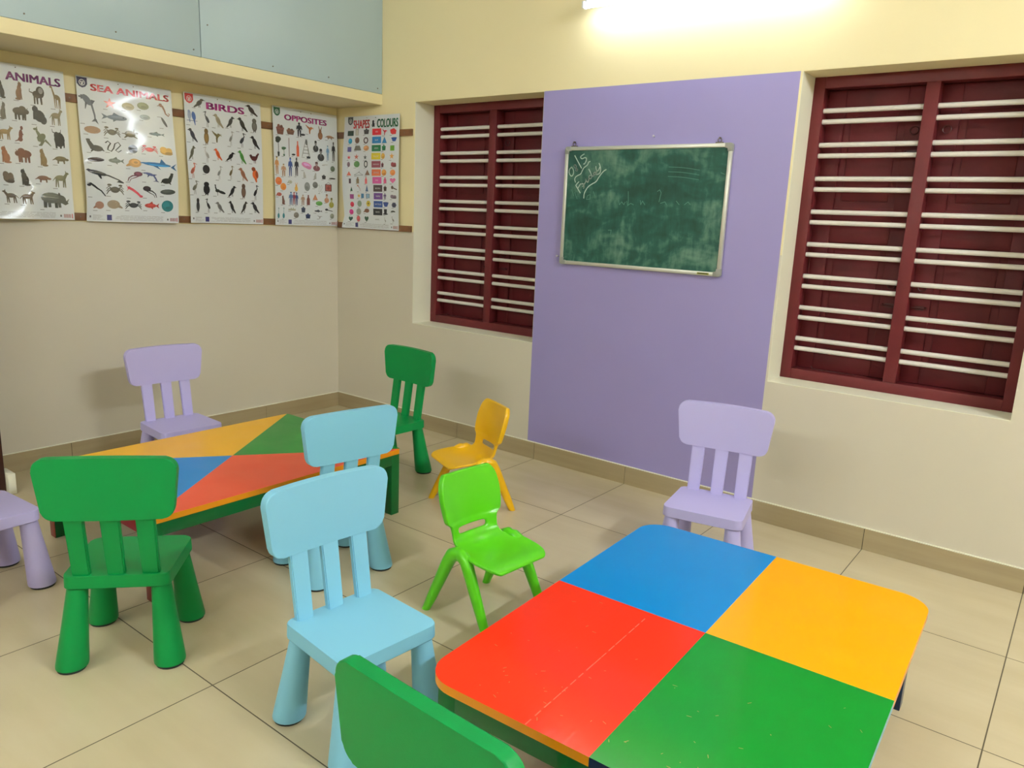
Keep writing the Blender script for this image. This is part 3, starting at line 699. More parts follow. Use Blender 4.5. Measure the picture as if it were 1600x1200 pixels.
    if k == 'whale': return [(L_([(-.95, .75), (-.4, .35), (.2, .05), (.7, -.45), (.98, -.85)], .12, .04), 1), (E(-.4, .35, .6, .26, rot=-.55), 1), (E(-.5, .3, .4, .1, rot=-.6), 3), ([(.75, -.5), (1, -.95), (.6, -.8)], .9), (L_([(-.3, .1), (-.2, -.45)], .1, .03), .8)]
    if k == 'jelly': return [(E(-.45, .45, .5, .42), 1), (E(-.45, .5, .3, .2), 1.7), (L_([(-.3, .2), (.2, .1), (.6, -.3), (.75, -.9)], .12, .04), .9), (L_([(-.5, .1), (-.1, -.2), (.4, -.5), (.55, -.95)], .08, .03), 1.3)]
    if k == 'shrimp': return [(L_([(-.8, .7), (-.2, .3), (.3, -.15), (.75, -.7)], .2, .14), 1), (L_([(-.8, .7), (-1, 1)], .04, .02), 1), (L_([(-.7, .5), (-.95, .1)], .05, .02), 1), (E(.8, -.7, .22, .2), .85), (E(0, .1, .3, .12, rot=-.7), 1.3)]
    if k == 'person': return [(L_([(-.3, -.05), (-.35, -.95)], .26, .16), .8), (L_([(.3, -.05), (.35, -.95)], .26, .16), .8), (E(0, .28, .55, .38), 1), (L_([(-.5, .5), (-.8, 0)], .2, .14), 1.1), (L_([(.5, .5), (.8, 0)], .2, .14), 1.1), (E(0, .8, .32, .17), 2.2), (E(0, .9, .3, .08), .3)]
    if k == 'bust': return [(E(0, -.45, .85, .6), 1), (E(0, .5, .36, .42), 2.6), (E(0, .75, .36, .22), .4), ([(-.1, .1), (.1, .1), (0, -.6)], 3)]
    if k == 'basket': return [([(-.85, .2), (.85, .2), (.6, -.9), (-.6, -.9)], 1), (E(0, .2, .88, .28), 1.5), (E(-.3, .5, .3, .35), 1.3), (E(.3, .45, .3, .3), .8), (E(0, -.35, .6, .12), 1.2)]
    if k == 'pot': return [([(-.75, .35), (.75, .35), (.6, -.85), (-.6, -.85)], 1), (E(0, .35, .8, .25), 1.5), (E(0, .75, .25, .18), .8)]
    if k == 'cup': return [([(-.95, .6), (.95, .6), (.45, -.75), (-.45, -.75)], 1), (E(0, .6, .95, .2), .7)]
    if k == 'rabbit': return [(E(0, -.35, .75, .58), 1), (E(0, .25, .42, .3), 1.1), (L_([(-.15, .4), (-.5, .98)], .14, .06), .9), (L_([(.15, .4), (.55, .98)], .14, .06), .9), (E(.1, -.4, .45, .35), 1.25)]
    if k == 'plant': return [(E(0, .75, .9, .25), 1), (E(-.2, .55, .7, .2), .7), (L_([(0, .5), (.05, -.6)], .09, .08), 1.2), ([(-.35, -.55), (.35, -.55), (.25, -1), (-.25, -1)], .8)]
    if k == 'pole': return [(L_([(0, 1), (0, -1)], .5, .5), 1)]
    if k == 'bottle': return [([(-.7, .2), (-.3, .55), (-.3, .95), (.3, .95), (.3, .55), (.7, .2), (.7, -.95), (-.7, -.95)], 1), ([(-.5, .1), (-.1, .1), (-.1, -.8), (-.5, -.8)], 1.3)]
    if k == 'ladder': return [(L_([(0, .95), (-.9, -.95)], .05, .05), 1), (L_([(0, .95), (.8, -.95)], .05, .05), 1), (L_([(.2, .95), (.5, -.95)], .04, .04), .8)] + [(L_([(-.2 - .17 * i, .5 - .36 * i), (.2 + .15 * i, .5 - .36 * i)], .03, .03), .9) for i in range(4)] + [(E(.1, .6, .2, .3), .6)]
    if k == 'lips': return [(E(0, 0, .95, .55, rot=-.35), 1), (E(0, .1, .6, .25, rot=-.35), 1.6), (E(.3, -.4, .5, .3, rot=-.3), .8)]
    if k == 'picture': return [([(-.8, .6), (.8, .6), (.8, -.9), (-.8, -.9)], .35), ([(-.6, .45), (.6, .45), (.6, -.75), (-.6, -.75)], 1.8), (E(0, -.2, .35, .4), 1), (L_([(-.7, .6), (0, 1)], .04, .04), .5), (L_([(.7, .6), (0, 1)], .04, .04), .5)]
    if k == 'tri': return [([(0, .95), (.9, -.85), (-.9, -.85)], 1), ([(0, .5), (.4, -.55), (-.4, -.55)], 1.3)]
    if k == 'spoon': return [(E(0, -.5, .7, .45), 1), (L_([(0, -.1), (.05, .5)], .12, .1), 1.1), (E(.1, .75, .45, .2), 4)]
    if k == 'spoon2': return [(E(-.6, .3, .38, .62), 1), (L_([(-.3, .1), (.9, -.5)], .2, .16), 1), (E(-.6, .3, .2, .35), 2)]
    if k == 'crown': return [([(-1, -.7), (-.8, .3), (-.5, -.1), (-.2, .8), (.1, 0), (.4, .9), (.6, 0), (1, .2), (1, -.7)], 1)]
    if k == 'rect': return [([(-1, 1), (1, 1), (1, -1), (-1, -1)], 1)]
    if k == 'frame': return [([(-1, 1), (1, 1), (1, -1), (-1, -1)], 1), ([(-.6, .8), (.6, .8), (.6, -.8), (-.6, -.8)], 1.6)]
    if k == 'trap': return [([(-.6, .9), (.6, .9), (1, -.9), (-1, -.9)], 1), ([(-.4, .5), (.4, .5), (.5, .1), (-.5, .1)], 1.5), ([(-.6, -.2), (.6, -.2), (.7, -.6), (-.7, -.6)], 1.5)]
    if k == 'hanger': return [(L_([(0, .5), (-.95, -.6)], .05, .05), 1), (L_([(0, .5), (.95, -.6)], .05, .05), 1), (L_([(-.95, -.7), (.95, -.7)], .08, .08), 1), (L_([(0, .5), (.15, .95)], .05, .05), 1)]
    if k == 'heart': return [([(.0, .45)] + [(.16 * 1.0 * (16 * math.sin(t) ** 3) / 2.8, (13 * math.cos(t) - 5 * math.cos(2 * t) - 2 * math.cos(3 * t) - math.cos(4 * t)) / 17) for t in [2 * PI * i / 22 for i in range(1, 22)]], 1)]
    if k == 'flag': return [([(-.9, .5), (.2, .9), (.95, .3), (.8, -.8), (-.2, -.9), (-.7, -.5)], 1)]
    if k == 'flower': return [(E(.5 * math.cos(a), .5 * math.sin(a), .42, .42), 1) for a in [i * PI / 3 for i in range(6)]] + [(E(0, 0, .3, .3), .3)]
    if k == 'hat': return [([(-.6, .9), (.6, .9), (.5, -.6), (-.5, -.6)], 1), (E(0, -.65, 1, .25), .9)]
    if k == 'cap': return [(E(0, -.8, .95, 1.5, 12, 0, 0, PI * 1.09), 1)]
    return [(E(0, 0, .8, .8), 1)]

def text_mesh(txt, bold=.0):
    cu = bpy.data.curves.new('t', 'FONT'); cu.body = txt; cu.size = 1; cu.offset = 0; cu.resolution_u = 3
    o = bpy.data.objects.new('t', cu); COL.objects.link(o); dg = bpy.context.evaluated_depsgraph_get(); dg.update()
    me = bpy.data.meshes.new_from_object(o.evaluated_get(dg)); V = [tuple(v.co[:2]) for v in me.vertices]; F = [tuple(p.vertices) for p in me.polygons]
    bpy.data.objects.remove(o); bpy.data.curves.remove(cu); bpy.data.meshes.remove(me)
    return V, F
def make_poster(name, label, data, wall, a0, zt, W, H, dfun):
    if wall == 'L': root = empty(name, (.014, a0, zt - H)); P = lambda u, v, k: (dfun(u, v) + k, u, H - v)
    else: root = empty(name, (a0, -.014, zt - H)); P = lambda u, v, k: (u, -dfun(u, v) - k, H - v)
    tag(root, label, 'poster', 'educational posters pinned to the battens')
    nu, nv = 20, 28
    bm = bmesh.new(); g = [[[bm.verts.new(P(W * i / nu, H * j / nv, kk)) for i in range(nu + 1)] for j in range(nv + 1)] for kk in (0, -.0008)]
    for s in (0, 1):
        for j in range(nv):
            for i in range(nu): bm.faces.new((g[s][j][i], g[s][j][i + 1], g[s][j + 1][i + 1], g[s][j + 1][i]))
    for j in range(nv):
        for i in (0, nu): bm.faces.new((g[0][j][i], g[0][j + 1][i], g[1][j + 1][i], g[1][j][i]))
    for i in range(nu):
        for j in (0, nv): bm.faces.new((g[0][j][i], g[0][j][i + 1], g[1][j][i + 1], g[1][j][i]))
    finish('sheet', bm, M_SHEET, root, angle=60)
    def ink(nm, polys, lvl0=.0006, lab=None):
        """polys: list of (points (u, v), colour) painted in order"""
        V = []; F = []; C = []
        for n, (pts, c) in enumerate(polys):
            if isinstance(pts, tuple) and pts[0] == 'mesh':
                b = len(V); V += [P(u, v, lvl0) for u, v in pts[1]]; F += [tuple(b + q for q in f) for f in pts[2]]; C += [c] * len(pts[2]); continue
            lv = lvl0 + pts_level[0].get(n, 0)
            tris = tessellate_polygon([[Vector((u, v, 0)) for u, v in pts]]); b = len(V)
            V += [P(u, v, lv) for u, v in pts]; F += [tuple(b + q for q in t) for t in tris]; C += [c] * len(tris)
        me = bpy.data.meshes.new(nm); me.from_pydata(V, [], F); at = me.color_attributes.new('Ink', 'FLOAT_COLOR', 'CORNER')
        li = 0
        for f, c in zip(me.polygons, C):
            for _ in f.vertices: at.data[li].color = (c[0], c[1], c[2], 1); li += 1
        me.materials.append(M_INK); me.update()
        o = bpy.data.objects.new(nm, me); COL.objects.link(o); o.parent = root
        if lab: o['label'] = lab
        return o
    pts_level = [{}]
    # pictures
    polys = []; lv = {}
    for ln in data['items'].strip().split('\n'):
        k, u, v, w_, h_, cr, cg, cb, fl = ln.split(); c = (int(cr), int(cg), int(cb)); u, v, w_, h_ = int(u) / 1000, int(v) / 1000, int(w_) / 1000, int(h_) / 1000; base = rgb(c)
        if k not in ('rect', 'frame'): g_ = 1.22 if k in ('bird', 'crane', 'parrot', 'parrot2', 'owl', 'person', 'bust') else 1.1; w_ *= g_; h_ *= min(g_, 1.12)
        sg = -1 if fl == '1' else 1
        if u < .01: continue
        for q, (pp, f) in enumerate(draw(k)):
            pts = [(u + sg * x * w_ / 2, v - y * h_ / 2) for x, y in pp]
            pts = [(min(max(a, .003), W - .003), min(max(b, .003), H - .003)) for a, b in pts]
            lv[len(polys)] = q * .00009
            polys.append((pts, tuple(min(.8, b * f if f < 2.5 else b + (.75 - b) * min(1, f / 9)) for b in base[:3])))
        if k not in ('rect', 'frame') or h_ < .03: # caption under the picture
            lv[len(polys)] = 0; cw = min(w_ * .45, .022); x0 = u - w_ / 2; y0 = v + h_ / 2 + .001
            polys.append(([(x0, y0), (x0 + cw, y0), (x0 + cw, y0 + .003), (x0, y0 + .003)], (.25, .25, .26)))
    pts_level[0] = lv
    ink('printed_pictures', polys)
    pts_level[0] = {}
    if data.get('grid'):
        gp = []
        for u in (.0685, .157, .245, .325, .405): gp.append(([(u, .09), (u + .001, .09), (u + .001, .655), (u, .655)], (.5, .5, .5)))
        for v in (.172, .264, .363, .460, .562, .655): gp.append(([(.004, v), (W - .004, v), (W - .004, v + .001), (.004, v + .001)], (.5, .5, .5)))
        ink('grid_lines', gp, .0004)
    # title
    tp = []
    for t, ua, ub, va, vb, c in data['title']:
        V, F = text_mesh(t, .006); n0 = len(V); V = [(x + dx, y + dy) for dx, dy in ((0, 0), (.04, 0), (.08, 0), (.0, .025), (.04, .025), (.08, .025)) for x, y in V]; F = [tuple(q + k * n0 for q in f) for k in range(6) for f in F]; x0 = min(p[0] for p in V); x1 = max(p[0] for p in V); y0 = min(p[1] for p in V); y1 = max(p[1] for p in V)
        M_ = [(ua / 1000 + (x - x0) / (x1 - x0) * (min(ub / 1000, W - .012) - ua / 1000), vb / 1000 - (y - y0) / (y1 - y0) * (vb - va) / 1000) for x, y in V]
        tp.append((('mesh', M_, F), rgb(c)[:3]))
    ink('title', tp, .0007)
    if data['words']:
        wp = []
        for t, u, v in data['words']:
            V, F = text_mesh(t, .004); x0 = min(p[0] for p in V); x1 = max(p[0] for p in V); y1 = max(p[1] for p in V); s = .0125; s2 = min(s, .058 / (x1 - x0)); col = (.78, .78, .78) if t != 'WHITE' else (.12, .12, .12)
            wp.append((('mesh', [(u / 1000 + (x - (x0 + x1) / 2) * s2, v / 1000 - (y - y1 / 2) * s) for x, y in V], F), col))
        ink('colour_words', wp, .0009)
    if data['crest']:
        u, v, w_, h_, c = data['crest']; u, v, w_, h_ = [q / 1000 for q in (u, v, w_, h_)]; b = rgb(c)[:3]
        sh = [(u - w_ / 2, v - h_ / 2), (u + w_ / 2, v - h_ / 2), (u + w_ / 2, v + h_ * .12), (u + w_ * .3, v + h_ * .38), (u, v + h_ / 2), (u - w_ * .3, v + h_ * .38), (u - w_ / 2, v + h_ * .12)]
        def el(cx, cy, r, n=14): return [(cx + r * math.cos(2 * PI * k / n), cy + r * math.sin(2 * PI * k / n)) for k in range(n)]
        pts_level[0] = {1: .0001, 2: .0002, 3: .0003, 4: .0003, 5: .0003}
        ink('crest', [(sh, b), (el(u, v, w_ * .3), (.7, .7, .7)), (el(u, v, w_ * .24), tuple(q * 1.2 for q in b)), (el(u - w_ * .09, v - w_ * .05, w_ * .07), (.7, .7, .7)), (el(u + w_ * .09, v - w_ * .05, w_ * .07), (.7, .7, .7)), (el(u, v + w_ * .11, w_ * .09), (.7, .7, .7))])
        pts_level[0] = {}
    fp = []; r = random.Random(len(label))
    for k in range(5):
        v = H - .034 + k * .0055; u = .03
        while u < W - .09:
            l = r.uniform(.012, .05)
            if not (W * .19 < u + l and u < W * .27): fp.append(([(u, v), (min(u + l, W - .09), v), (min(u + l, W - .09), v + .0018), (u, v + .0018)], (.42, .42, .43)))
            u += l + .004
    fp.append(([(W * .205, H - .036), (W * .255, H - .036), (W * .255, H - .008), (W * .205, H - .008)], rgb(50, 50, 120)[:3]))
    fp.append(([(W - .012, H - .03), (W - .008, H - .03), (W - .008, H - .008), (W - .012, H - .008)], rgb(190, 50, 60)[:3]))
    for k in range(7): fp.append(([(W - .05 + k * .005, H - .028), (W - .047 + k * .005, H - .028), (W - .047 + k * .005, H - .01), (W - .05 + k * .005, H - .01)], rgb(170, 110, 110)[:3]))
    fp.append(([(W - .068, H - .024), (W - .06, H - .024), (W - .06, H - .014), (W - .068, H - .014)], (.15, .15, .15)))
    fp.append(([(.014, H - .03), (.022, H - .03), (.022, H - .02), (.014, H - .02)], (.12, .12, .14)))
    ink('fine_print', fp, .0006)
    for pu in (W * .42, W * .58):
        bm = bmesh.new(); q = P(pu, .014, .0006); q2 = P(pu, .014, .0025); tube(bm, [q, q2], .0028, 8); finish('pin', bm, M_SCREW, root)
    return root
def sm(x, a, b):
    t = min(1, max(0, (x - a) / (b - a))); return t * t * (3 - 2 * t)
make_poster('animals_poster', 'white poster titled ANIMALS, leftmost on the wall, cut by the picture edge', POSTER_ANIMALS, 'L', -2.204, 1.968, .5, .708,
            lambda u, v: .004 + .004 * math.sin(PI * v / .708) + sm(v, .42, .60) * (.145 * max(0, .36 - u)) + .20 * max(0, v - .53) * (1 - sm(u, .28, .46)) + .03 * max(0, v - .6))
def sea_bulge(u, v):
    if v < .09: a = .03 * v
    elif v < .33: t = v - .09; a = .0027 + .029 * t + .2 * t * t
    else: t = v - .33; a = .0212 + .125 * t - .62 * t * t + .62 * t * t * t
    return .003 + max(0, a) * (.45 + .55 * sm(u, 0, .25)) + .0001 * math.sin(v * 60 + u * 9) + .014 * (1 - sm(u, 0, .12)) * sm(v, .3, .5) * (1 - sm(v, .6, .71))
make_poster('sea_animals_poster', 'white poster with red title SEA ANIMALS and a bright glare across it', POSTER_SEA, 'L', -1.647, 1.965, .492, .71, sea_bulge)
make_poster('birds_poster', 'white poster with pink title BIRDS above rows of birds', POSTER_BIRDS, 'L', -1.084, 1.97, .488, .71,
            lambda u, v: .003 + .008 * math.sin(PI * v / .71) + .018 * (1 - sm(u, 0, .12)) * sm(v, .3, .6))
make_poster('opposites_poster', 'white poster with pink title OPPOSITES in the corner of the left wall', POSTER_OPPOSITES, 'L', -.512, 1.975, .497, .717,
            lambda u, v: .003 + .008 * math.sin(PI * v / .717) + .008 * (1 - sm(u, 0, .1)) * sm(v, .3, .6))
make_poster('shapes_poster', 'white poster titled SHAPES & COLOURS on the wall beside the left window', POSTER_SHAPES, 'B', .102, 1.962, .515, .708,
            lambda u, v: .003 + .006 * math.sin(PI * v / .708) + .018 * (1 - sm(u, 0, .16)) * (.5 - .5 * math.cos(v / .708 * 2 * PI * .95)) + .028 * (1 - sm(u, 0, .12)) * sm(v, .62, .708))

# ------------------------------------------------------------------ toddler chairs (board back on three slats, tapered legs)
def chair_mats(key):
    c = {'lavender': (192, 184, 236), 'green': (0, 140, 68), 'blue': (136, 202, 232)}[key]
    return mat(key + '_chair_plastic', c, .42, bump=.12, bscale=500, spec=.3)
def make_chair(key, loc, rz, label, group):
    m = chair_mats(key); root = empty('toddler_chair', loc, rz, label, 'chair', group)
    # seat
    bm = bmesh.new()
    prism(bm, outline([(-.146, -.018, .022), (.146, -.018, .022), (.153, .264, .028), (-.153, .264, .028)], 5), lambda x, y, k: (x * (1.0 if k else 1.012), y, .252 + .040 * k), bev=.003)
    finish('seat', bm, m, root).modifiers.new('weighted', 'WEIGHTED_NORMAL')
    # backrest: rounded trapezoid, slightly bowed
    bm = bmesh.new()
    R1, R2 = .033, .031
    o = outline([(-.174, .474, R2), (.174, .474, R2), (.1955, .655, R1), (-.1955, .655, R1)], 7)
    pts = []
    for i, (x, z) in enumerate(o):
        pts.append((x, z))
    prism(bm, pts, lambda x, z, k: (x, -.0435 if k else -.0145, z), bev=.0035, seg=2)
    for xc in [(-.15 + .05 * i) for i in range(7)]:
        bmesh.ops.bisect_plane(bm, geom=bm.verts[:] + bm.edges[:] + bm.faces[:], plane_co=(xc, 0, 0), plane_no=(1, 0, 0))
    for v in bm.verts:
        t = v.co.x / .195; v.co.y += .009 * t * t - .003 - (v.co.z - .474) * .03
        if v.co.z > .57: v.co.z += .006 * (1 - t * t) * min(1, (v.co.z - .57) / .07)
    o = finish('backrest', bm, m, root, angle=50); o.modifiers.new('weighted', 'WEIGHTED_NORMAL')
    for sx in (-1, 0, 1):
        bm = bmesh.new(); cx = sx * .096
        v = [bm.verts.new(q) for q in [(cx - .024, -.010, .288), (cx + .024, -.010, .288), (cx + .024, .010, .288), (cx - .024, .010, .288), (cx - .0265, -.038, .482), (cx + .0265, -.038, .482), (cx + .0265, -.020, .482), (cx - .0265, -.020, .482)]]
        for q in ((0, 1, 2, 3), (7, 6, 5, 4), (0, 4, 5, 1), (1, 5, 6, 2), (2, 6, 7, 3), (3, 7, 4, 0)): bm.faces.new([v[i] for i in q])
        bmesh.ops.bevel(bm, geom=bm.edges[:], offset=.003, segments=2, affect='EDGES')
        finish('slat', bm, m, root)
    for sx in (-1, 1):
        for sy in (0, 1):
            T = Vector((sx * .116, .016 if not sy else .232, .256)); B = Vector((sx * .138, -.018 if not sy else .251, 0))
            prof = [(0, .0285), (.03, .0285), (.3, .033), (.6, .0385), (.85, .0435), (.945, .0452), (.965, .0445)]
            bm = bmesh.new(); n = 24; rings = []
            for t, r in prof:
                c = T.lerp(B, t); rings.append([bm.verts.new((c.x + r * math.cos(2 * PI * k / n), c.y + r * math.sin(2 * PI * k / n), c.z)) for k in range(n)])
            for a, b in zip(rings, rings[1:]):
                for k in range(n): bm.faces.new((a[k], a[(k + 1) % n], b[(k + 1) % n], b[k]))
            bm.faces.new(rings[0]); bm.faces.new(rings[-1][::-1])
            leg = finish('leg', bm, m, root, angle=60)
            bm = bmesh.new(); c = T.lerp(B, .965); r0 = [bm.verts.new((c.x + .041 * math.cos(2 * PI * k / n), c.y + .041 * math.sin(2 * PI * k / n), c.z)) for k in range(n)]
            r1 = [bm.verts.new((B.x + .0395 * math.cos(2 * PI * k / n), B.y + .0395 * math.sin(2 * PI * k / n), 0)) for k in range(n)]
            for k in range(n): bm.faces.new((r0[k], r0[(k + 1) % n], r1[(k + 1) % n], r1[k]))
            bm.faces.new(r0); bm.faces.new(r1[::-1]); finish('foot_cap', bm, M_FOOT, leg)
    return root
GC = 'toddler chairs with a board back on three slats'
green0 = make_chair('green', (2.045, -2.514, 0), .83, 'green toddler chair, back turned to us, at the left corner of the low table', GC)
blue0 = make_chair('blue', (2.665, -2.213, 0), -1.664, 'light blue toddler chair in front, facing the four-square table', GC)
lav0 = make_chair('lavender', (.542, -1.538, 0), -1.645, 'lavender toddler chair standing by the left wall behind the low table', GC)
dup(blue0, (2.098, -1.688, 0), 1.394, 'light blue toddler chair pushed up to the near side of the low table')
dup(green0, (1.321, -.632, 0), 3.085, 'green toddler chair at the far end of the low table near the room corner')
dup(green0, (3.505, -2.704, 0), -.032, 'green toddler chair back in the foreground, cut off by the bottom of the picture')
dup(lav0, (3.085, -.578, 0), 3.33, 'lavender toddler chair between the lilac wall and the four-square table')
dup(lav0, (1.241, -2.734, 0), .065, 'lavender toddler chair at the left picture edge with only seat and legs showing')

# ------------------------------------------------------------------ one-piece plastic chairs
def lerp_tab(tab, s):
    for (a, *p), (b, *q) in zip(tab, tab[1:]):
        if s <= b:
            t = (s - a) / (b - a) if b > a else 0; return [x + (y - x) * t for x, y in zip(p, q)]
    return list(tab[-1][1:])
def make_moulded(key, col, loc, rz, label):
    m = mat(key + '_moulded_plastic', col, .3, coat=.15, bump=.04, bscale=300)
    root = empty('moulded_chair', loc, rz, label, 'chair', 'small one-piece plastic chairs')
    # s, y, z, half width, cross curve (edges forward/up), thickness
    tab = [(0, .150, .226, .105, 0, .010), (.4, .146, .236, .118, 0, .012), (1, .125, .243, .130, .002, .012), (2, .09, .244, .138, .006, .012), (3, .05, .241, .141, .012, .012), (3.7, .015, .239, .139, .018, .012), (4.3, -.015, .238, .118, .016, .012),
           (5, -.048, .240, .110, .016, .014), (5.7, -.078, .247, .108, .018, .014), (6.4, -.098, .264, .106, .022, .014), (7, -.108, .287, .106, .026, .014), (7.5, -.113, .308, .108, .028, .016), (7.75, -.115, .318, .113, .029, .018), (8, -.117, .326, .128, .030, .022),
           (8.4, -.119, .345, .133, .030, .024), (9, -.123, .375, .138, .028, .026), (10, -.130, .415, .139, .024, .026), (11, -.137, .455, .133, .018, .026), (11.6, -.142, .482, .122, .012, .024), (12, -.144, .494, .106, .006, .020)]
    ss = [0, .4, 1, 1.5, 2, 2.5, 3, 3.5, 3.8, 4.1, 4.4, 5, 5.7, 6.3, 6.55, 6.8, 7.3, 7.55, 7.75, 8, 8.25, 8.6, 9.4, 10, 10.5, 11, 11.4, 11.8, 12]
    ts = [-1, -.94, -.84, -.74, -.64, -.4, -.2, 0, .2, .4, .64, .74, .84, .94, 1]
    hole_s = (6.8, 7.3); hole_t = .64
    bm = bmesh.new(); F_ = []; K_ = []
    def cen(s): return lerp_tab(tab, s)
    for s in ss:
        y, z, hw, cc, th = cen(s); y0, z0 = cen(max(0, s - .3))[:2]; y1, z1 = cen(min(12, s + .3))[:2]
        tv = Vector((y1 - y0, z1 - z0)).normalized(); nv = Vector((tv.y, -tv.x))      # tangent goes back then up; front/up normal
        if nv.y < 0 and s < 6: nv = -nv
        if s >= 6 and nv.x < 0: nv = -nv
        fr = []; bk = []
        for t in ts:
            off = cc * t * t; x = hw * t
            yy = y + nv.x * off; zz = z + nv.y * off
            fr.append(bm.verts.new((x, yy, zz))); bk.append(bm.verts.new((x, yy - nv.x * th, zz - nv.y * th)))
        F_.append(fr); K_.append(bk)
    ns, nt = len(ss), len(ts)
    inh = lambda i, j: ss[i] >= hole_s[0] - 1e-6 and ss[i + 1] <= hole_s[1] + 1e-6 and abs(ts[j]) <= hole_t + 1e-6 and abs(ts[j + 1]) <= hole_t + 1e-6
    for i in range(ns - 1):
        for j in range(nt - 1):
            if inh(i, j): continue
            bm.faces.new((F_[i][j], F_[i][j + 1], F_[i + 1][j + 1], F_[i + 1][j])); bm.faces.new((K_[i][j], K_[i + 1][j], K_[i + 1][j + 1], K_[i][j + 1]))
    for fs in [e for e in bm.edges if len(e.link_faces) == 1]: pass
    # close rims (outer and slot) by bridging matching front/back boundary edges
    idx = {}
    for i in range(ns):
        for j in range(nt): idx[F_[i][j]] = K_[i][j]
    for e in [e for e in bm.edges if len(e.link_faces) == 1 and e.verts[0] in idx and e.verts[1] in idx]:
        a, b = e.verts; bm.faces.new((a, b, idx[b], idx[a]))
    bmesh.ops.recalc_face_normals(bm, faces=bm.faces)
    sh = finish('seat_shell', bm, m, root, angle=179)
    sd = sh.modifiers.new('sub', 'SUBSURF'); sd.levels = 2; sd.render_levels = 2
    for sx in (-1, 1):
        H0 = Vector((sx * .124, -.030, .240))
        for back in (0, 1):
            ft = Vector((sx * .150, -.170, 0)) if back else Vector((sx * .142, .128, 0))
            d = -1 if back else 1
            p = [H0 + Vector((0, -d * .012, .004)), H0 + Vector((sx * .004, d * .014, .005)), H0 + Vector((sx * .006, d * .034, -.005)), H0 + Vector((sx * .008, d * .050, -.032))]
            a = p[-1]; p += [a.lerp(ft, t) for t in (.25, .5, .75, 1)]
            bm = bmesh.new(); tube(bm, p, [.021, .025, .025, .0235, .022, .020, .0185, .017], 12, sx=.85)
            for v in bm.verts:
                if v.co.z < .012: v.co.z = 0
            leg = finish('leg', bm, m, root, angle=50)
    bm = bmesh.new(); tube(bm, [(-.12, -.03, .226), (.12, -.03, .226)], .010, 10); tube(bm, [(-.1, .02, .222), (.1, .02, .222)], .006, 8)
    finish('under_brace', bm, m, root)
    return root
make_moulded('lime', (92, 205, 18), (2.680, -1.536, 0), 4.619, 'lime green one-piece chair with a slot in its back beside the four-square table')
make_moulded('yellow', (240, 185, 10), (1.939, -.815, 0), 2.714, 'yellow one-piece chair standing between the low table and the lilac wall')

# ------------------------------------------------------------------ tables
RED = enamel_material('red_enamel', (242, 48, 8)); BLUE = enamel_material('blue_enamel', (0, 134, 214)); YEL = enamel_material('yellow_enamel', (252, 174, 0)); GRN = enamel_material('green_enamel', (0, 138, 42)); CORAL = enamel_material('coral_enamel', (238, 86, 50))
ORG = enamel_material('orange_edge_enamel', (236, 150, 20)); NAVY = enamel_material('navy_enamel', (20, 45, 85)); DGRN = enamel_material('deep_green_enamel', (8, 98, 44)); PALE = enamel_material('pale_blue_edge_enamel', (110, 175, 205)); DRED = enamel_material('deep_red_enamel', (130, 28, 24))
def clip(poly, n, c):
    """keep the side dot(n, p) >= c"""
    out = []
    for i, p in enumerate(poly):
        q = poly[(i + 1) % len(poly)]; a = n[0] * p[0] + n[1] * p[1] - c; b = n[0] * q[0] + n[1] * q[1] - c
        if a >= 0: out.append(p)
        if a * b < 0: t = a / (a - b); out.append((p[0] + (q[0] - p[0]) * t, p[1] + (q[1] - p[1]) * t))
    return out
def table_panels(root, o, planes_list, mats, edge_mats, h, th):
    """one painted quarter per entry: planes clip the outline; the quarter carries its own strip of edge"""
    for planes, m, em in zip(planes_list, mats, edge_mats):
        poly = o
        for n, c in planes: poly = clip(poly, n, c)
        bm = bmesh.new(); top = [bm.verts.new((x, y, h)) for x, y in poly]; bot = [bm.verts.new((x, y, h - th)) for x, y in poly]; bm.faces.new(top); bm.faces.new(bot[::-1])
        for i in range(len(poly)):
            f = bm.faces.new((top[i], bot[i], bot[(i + 1) % len(poly)], top[(i + 1) % len(poly)])); mx = (Vector(poly[i]) + Vector(poly[(i + 1) % len(poly)])) / 2; f.material_index = em(mx.x, mx.y)
        finish('top_quarter', bm, [m, ORG, NAVY, PALE, GRN, BLUE], root, angle=30)
# low table with diagonal colours
hw, hd, H1, TH = .588, .428, .312, .022
t1 = empty('low_table', (1.358, -1.698, 0), 1.565, 'low wooden table painted in four triangles, by the left wall', 'table')
o = outline([(-hw, -hd, .018), (hw, -hd, .018), (hw, hd, .018), (-hw, hd, .018)], 3)
n1 = Vector((-hd, hw)); n2 = Vector((hd, hw))
e1 = lambda x, y: 1 if abs(y + hd) < .02 else (3 if abs(x + hw) < .02 else (1 if abs(y - hd) < .02 else 4))
table_panels(t1, o, [[(n1, 0), (n2, 0)], [(-n1, 0), (n2, 0)], [(-n1, 0), (-n2, 0)], [(n1, 0), (-n2, 0)]], [enamel_material('lemon_enamel', (250, 186, 0)), GRN, CORAL, BLUE], [e1] * 4, H1, TH)
def apron(root, a, b, m, z0, z1):
    bm = bmesh.new(); box(bm, a[0], b[0], a[1], b[1], z0, z1, bev=.001); finish('apron', bm, m, root)
g = .006; L = .046
zt_ = H1 - TH
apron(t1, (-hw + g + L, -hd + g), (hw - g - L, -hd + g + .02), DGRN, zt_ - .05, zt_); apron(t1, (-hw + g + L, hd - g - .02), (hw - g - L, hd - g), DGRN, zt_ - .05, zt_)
apron(t1, (-hw + g, -hd + g + L), (-hw + g + .02, hd - g - L), DRED, zt_ - .05, zt_); apron(t1, (hw - g - .02, -hd + g + L), (hw - g, hd - g - L), DGRN, zt_ - .05, zt_)
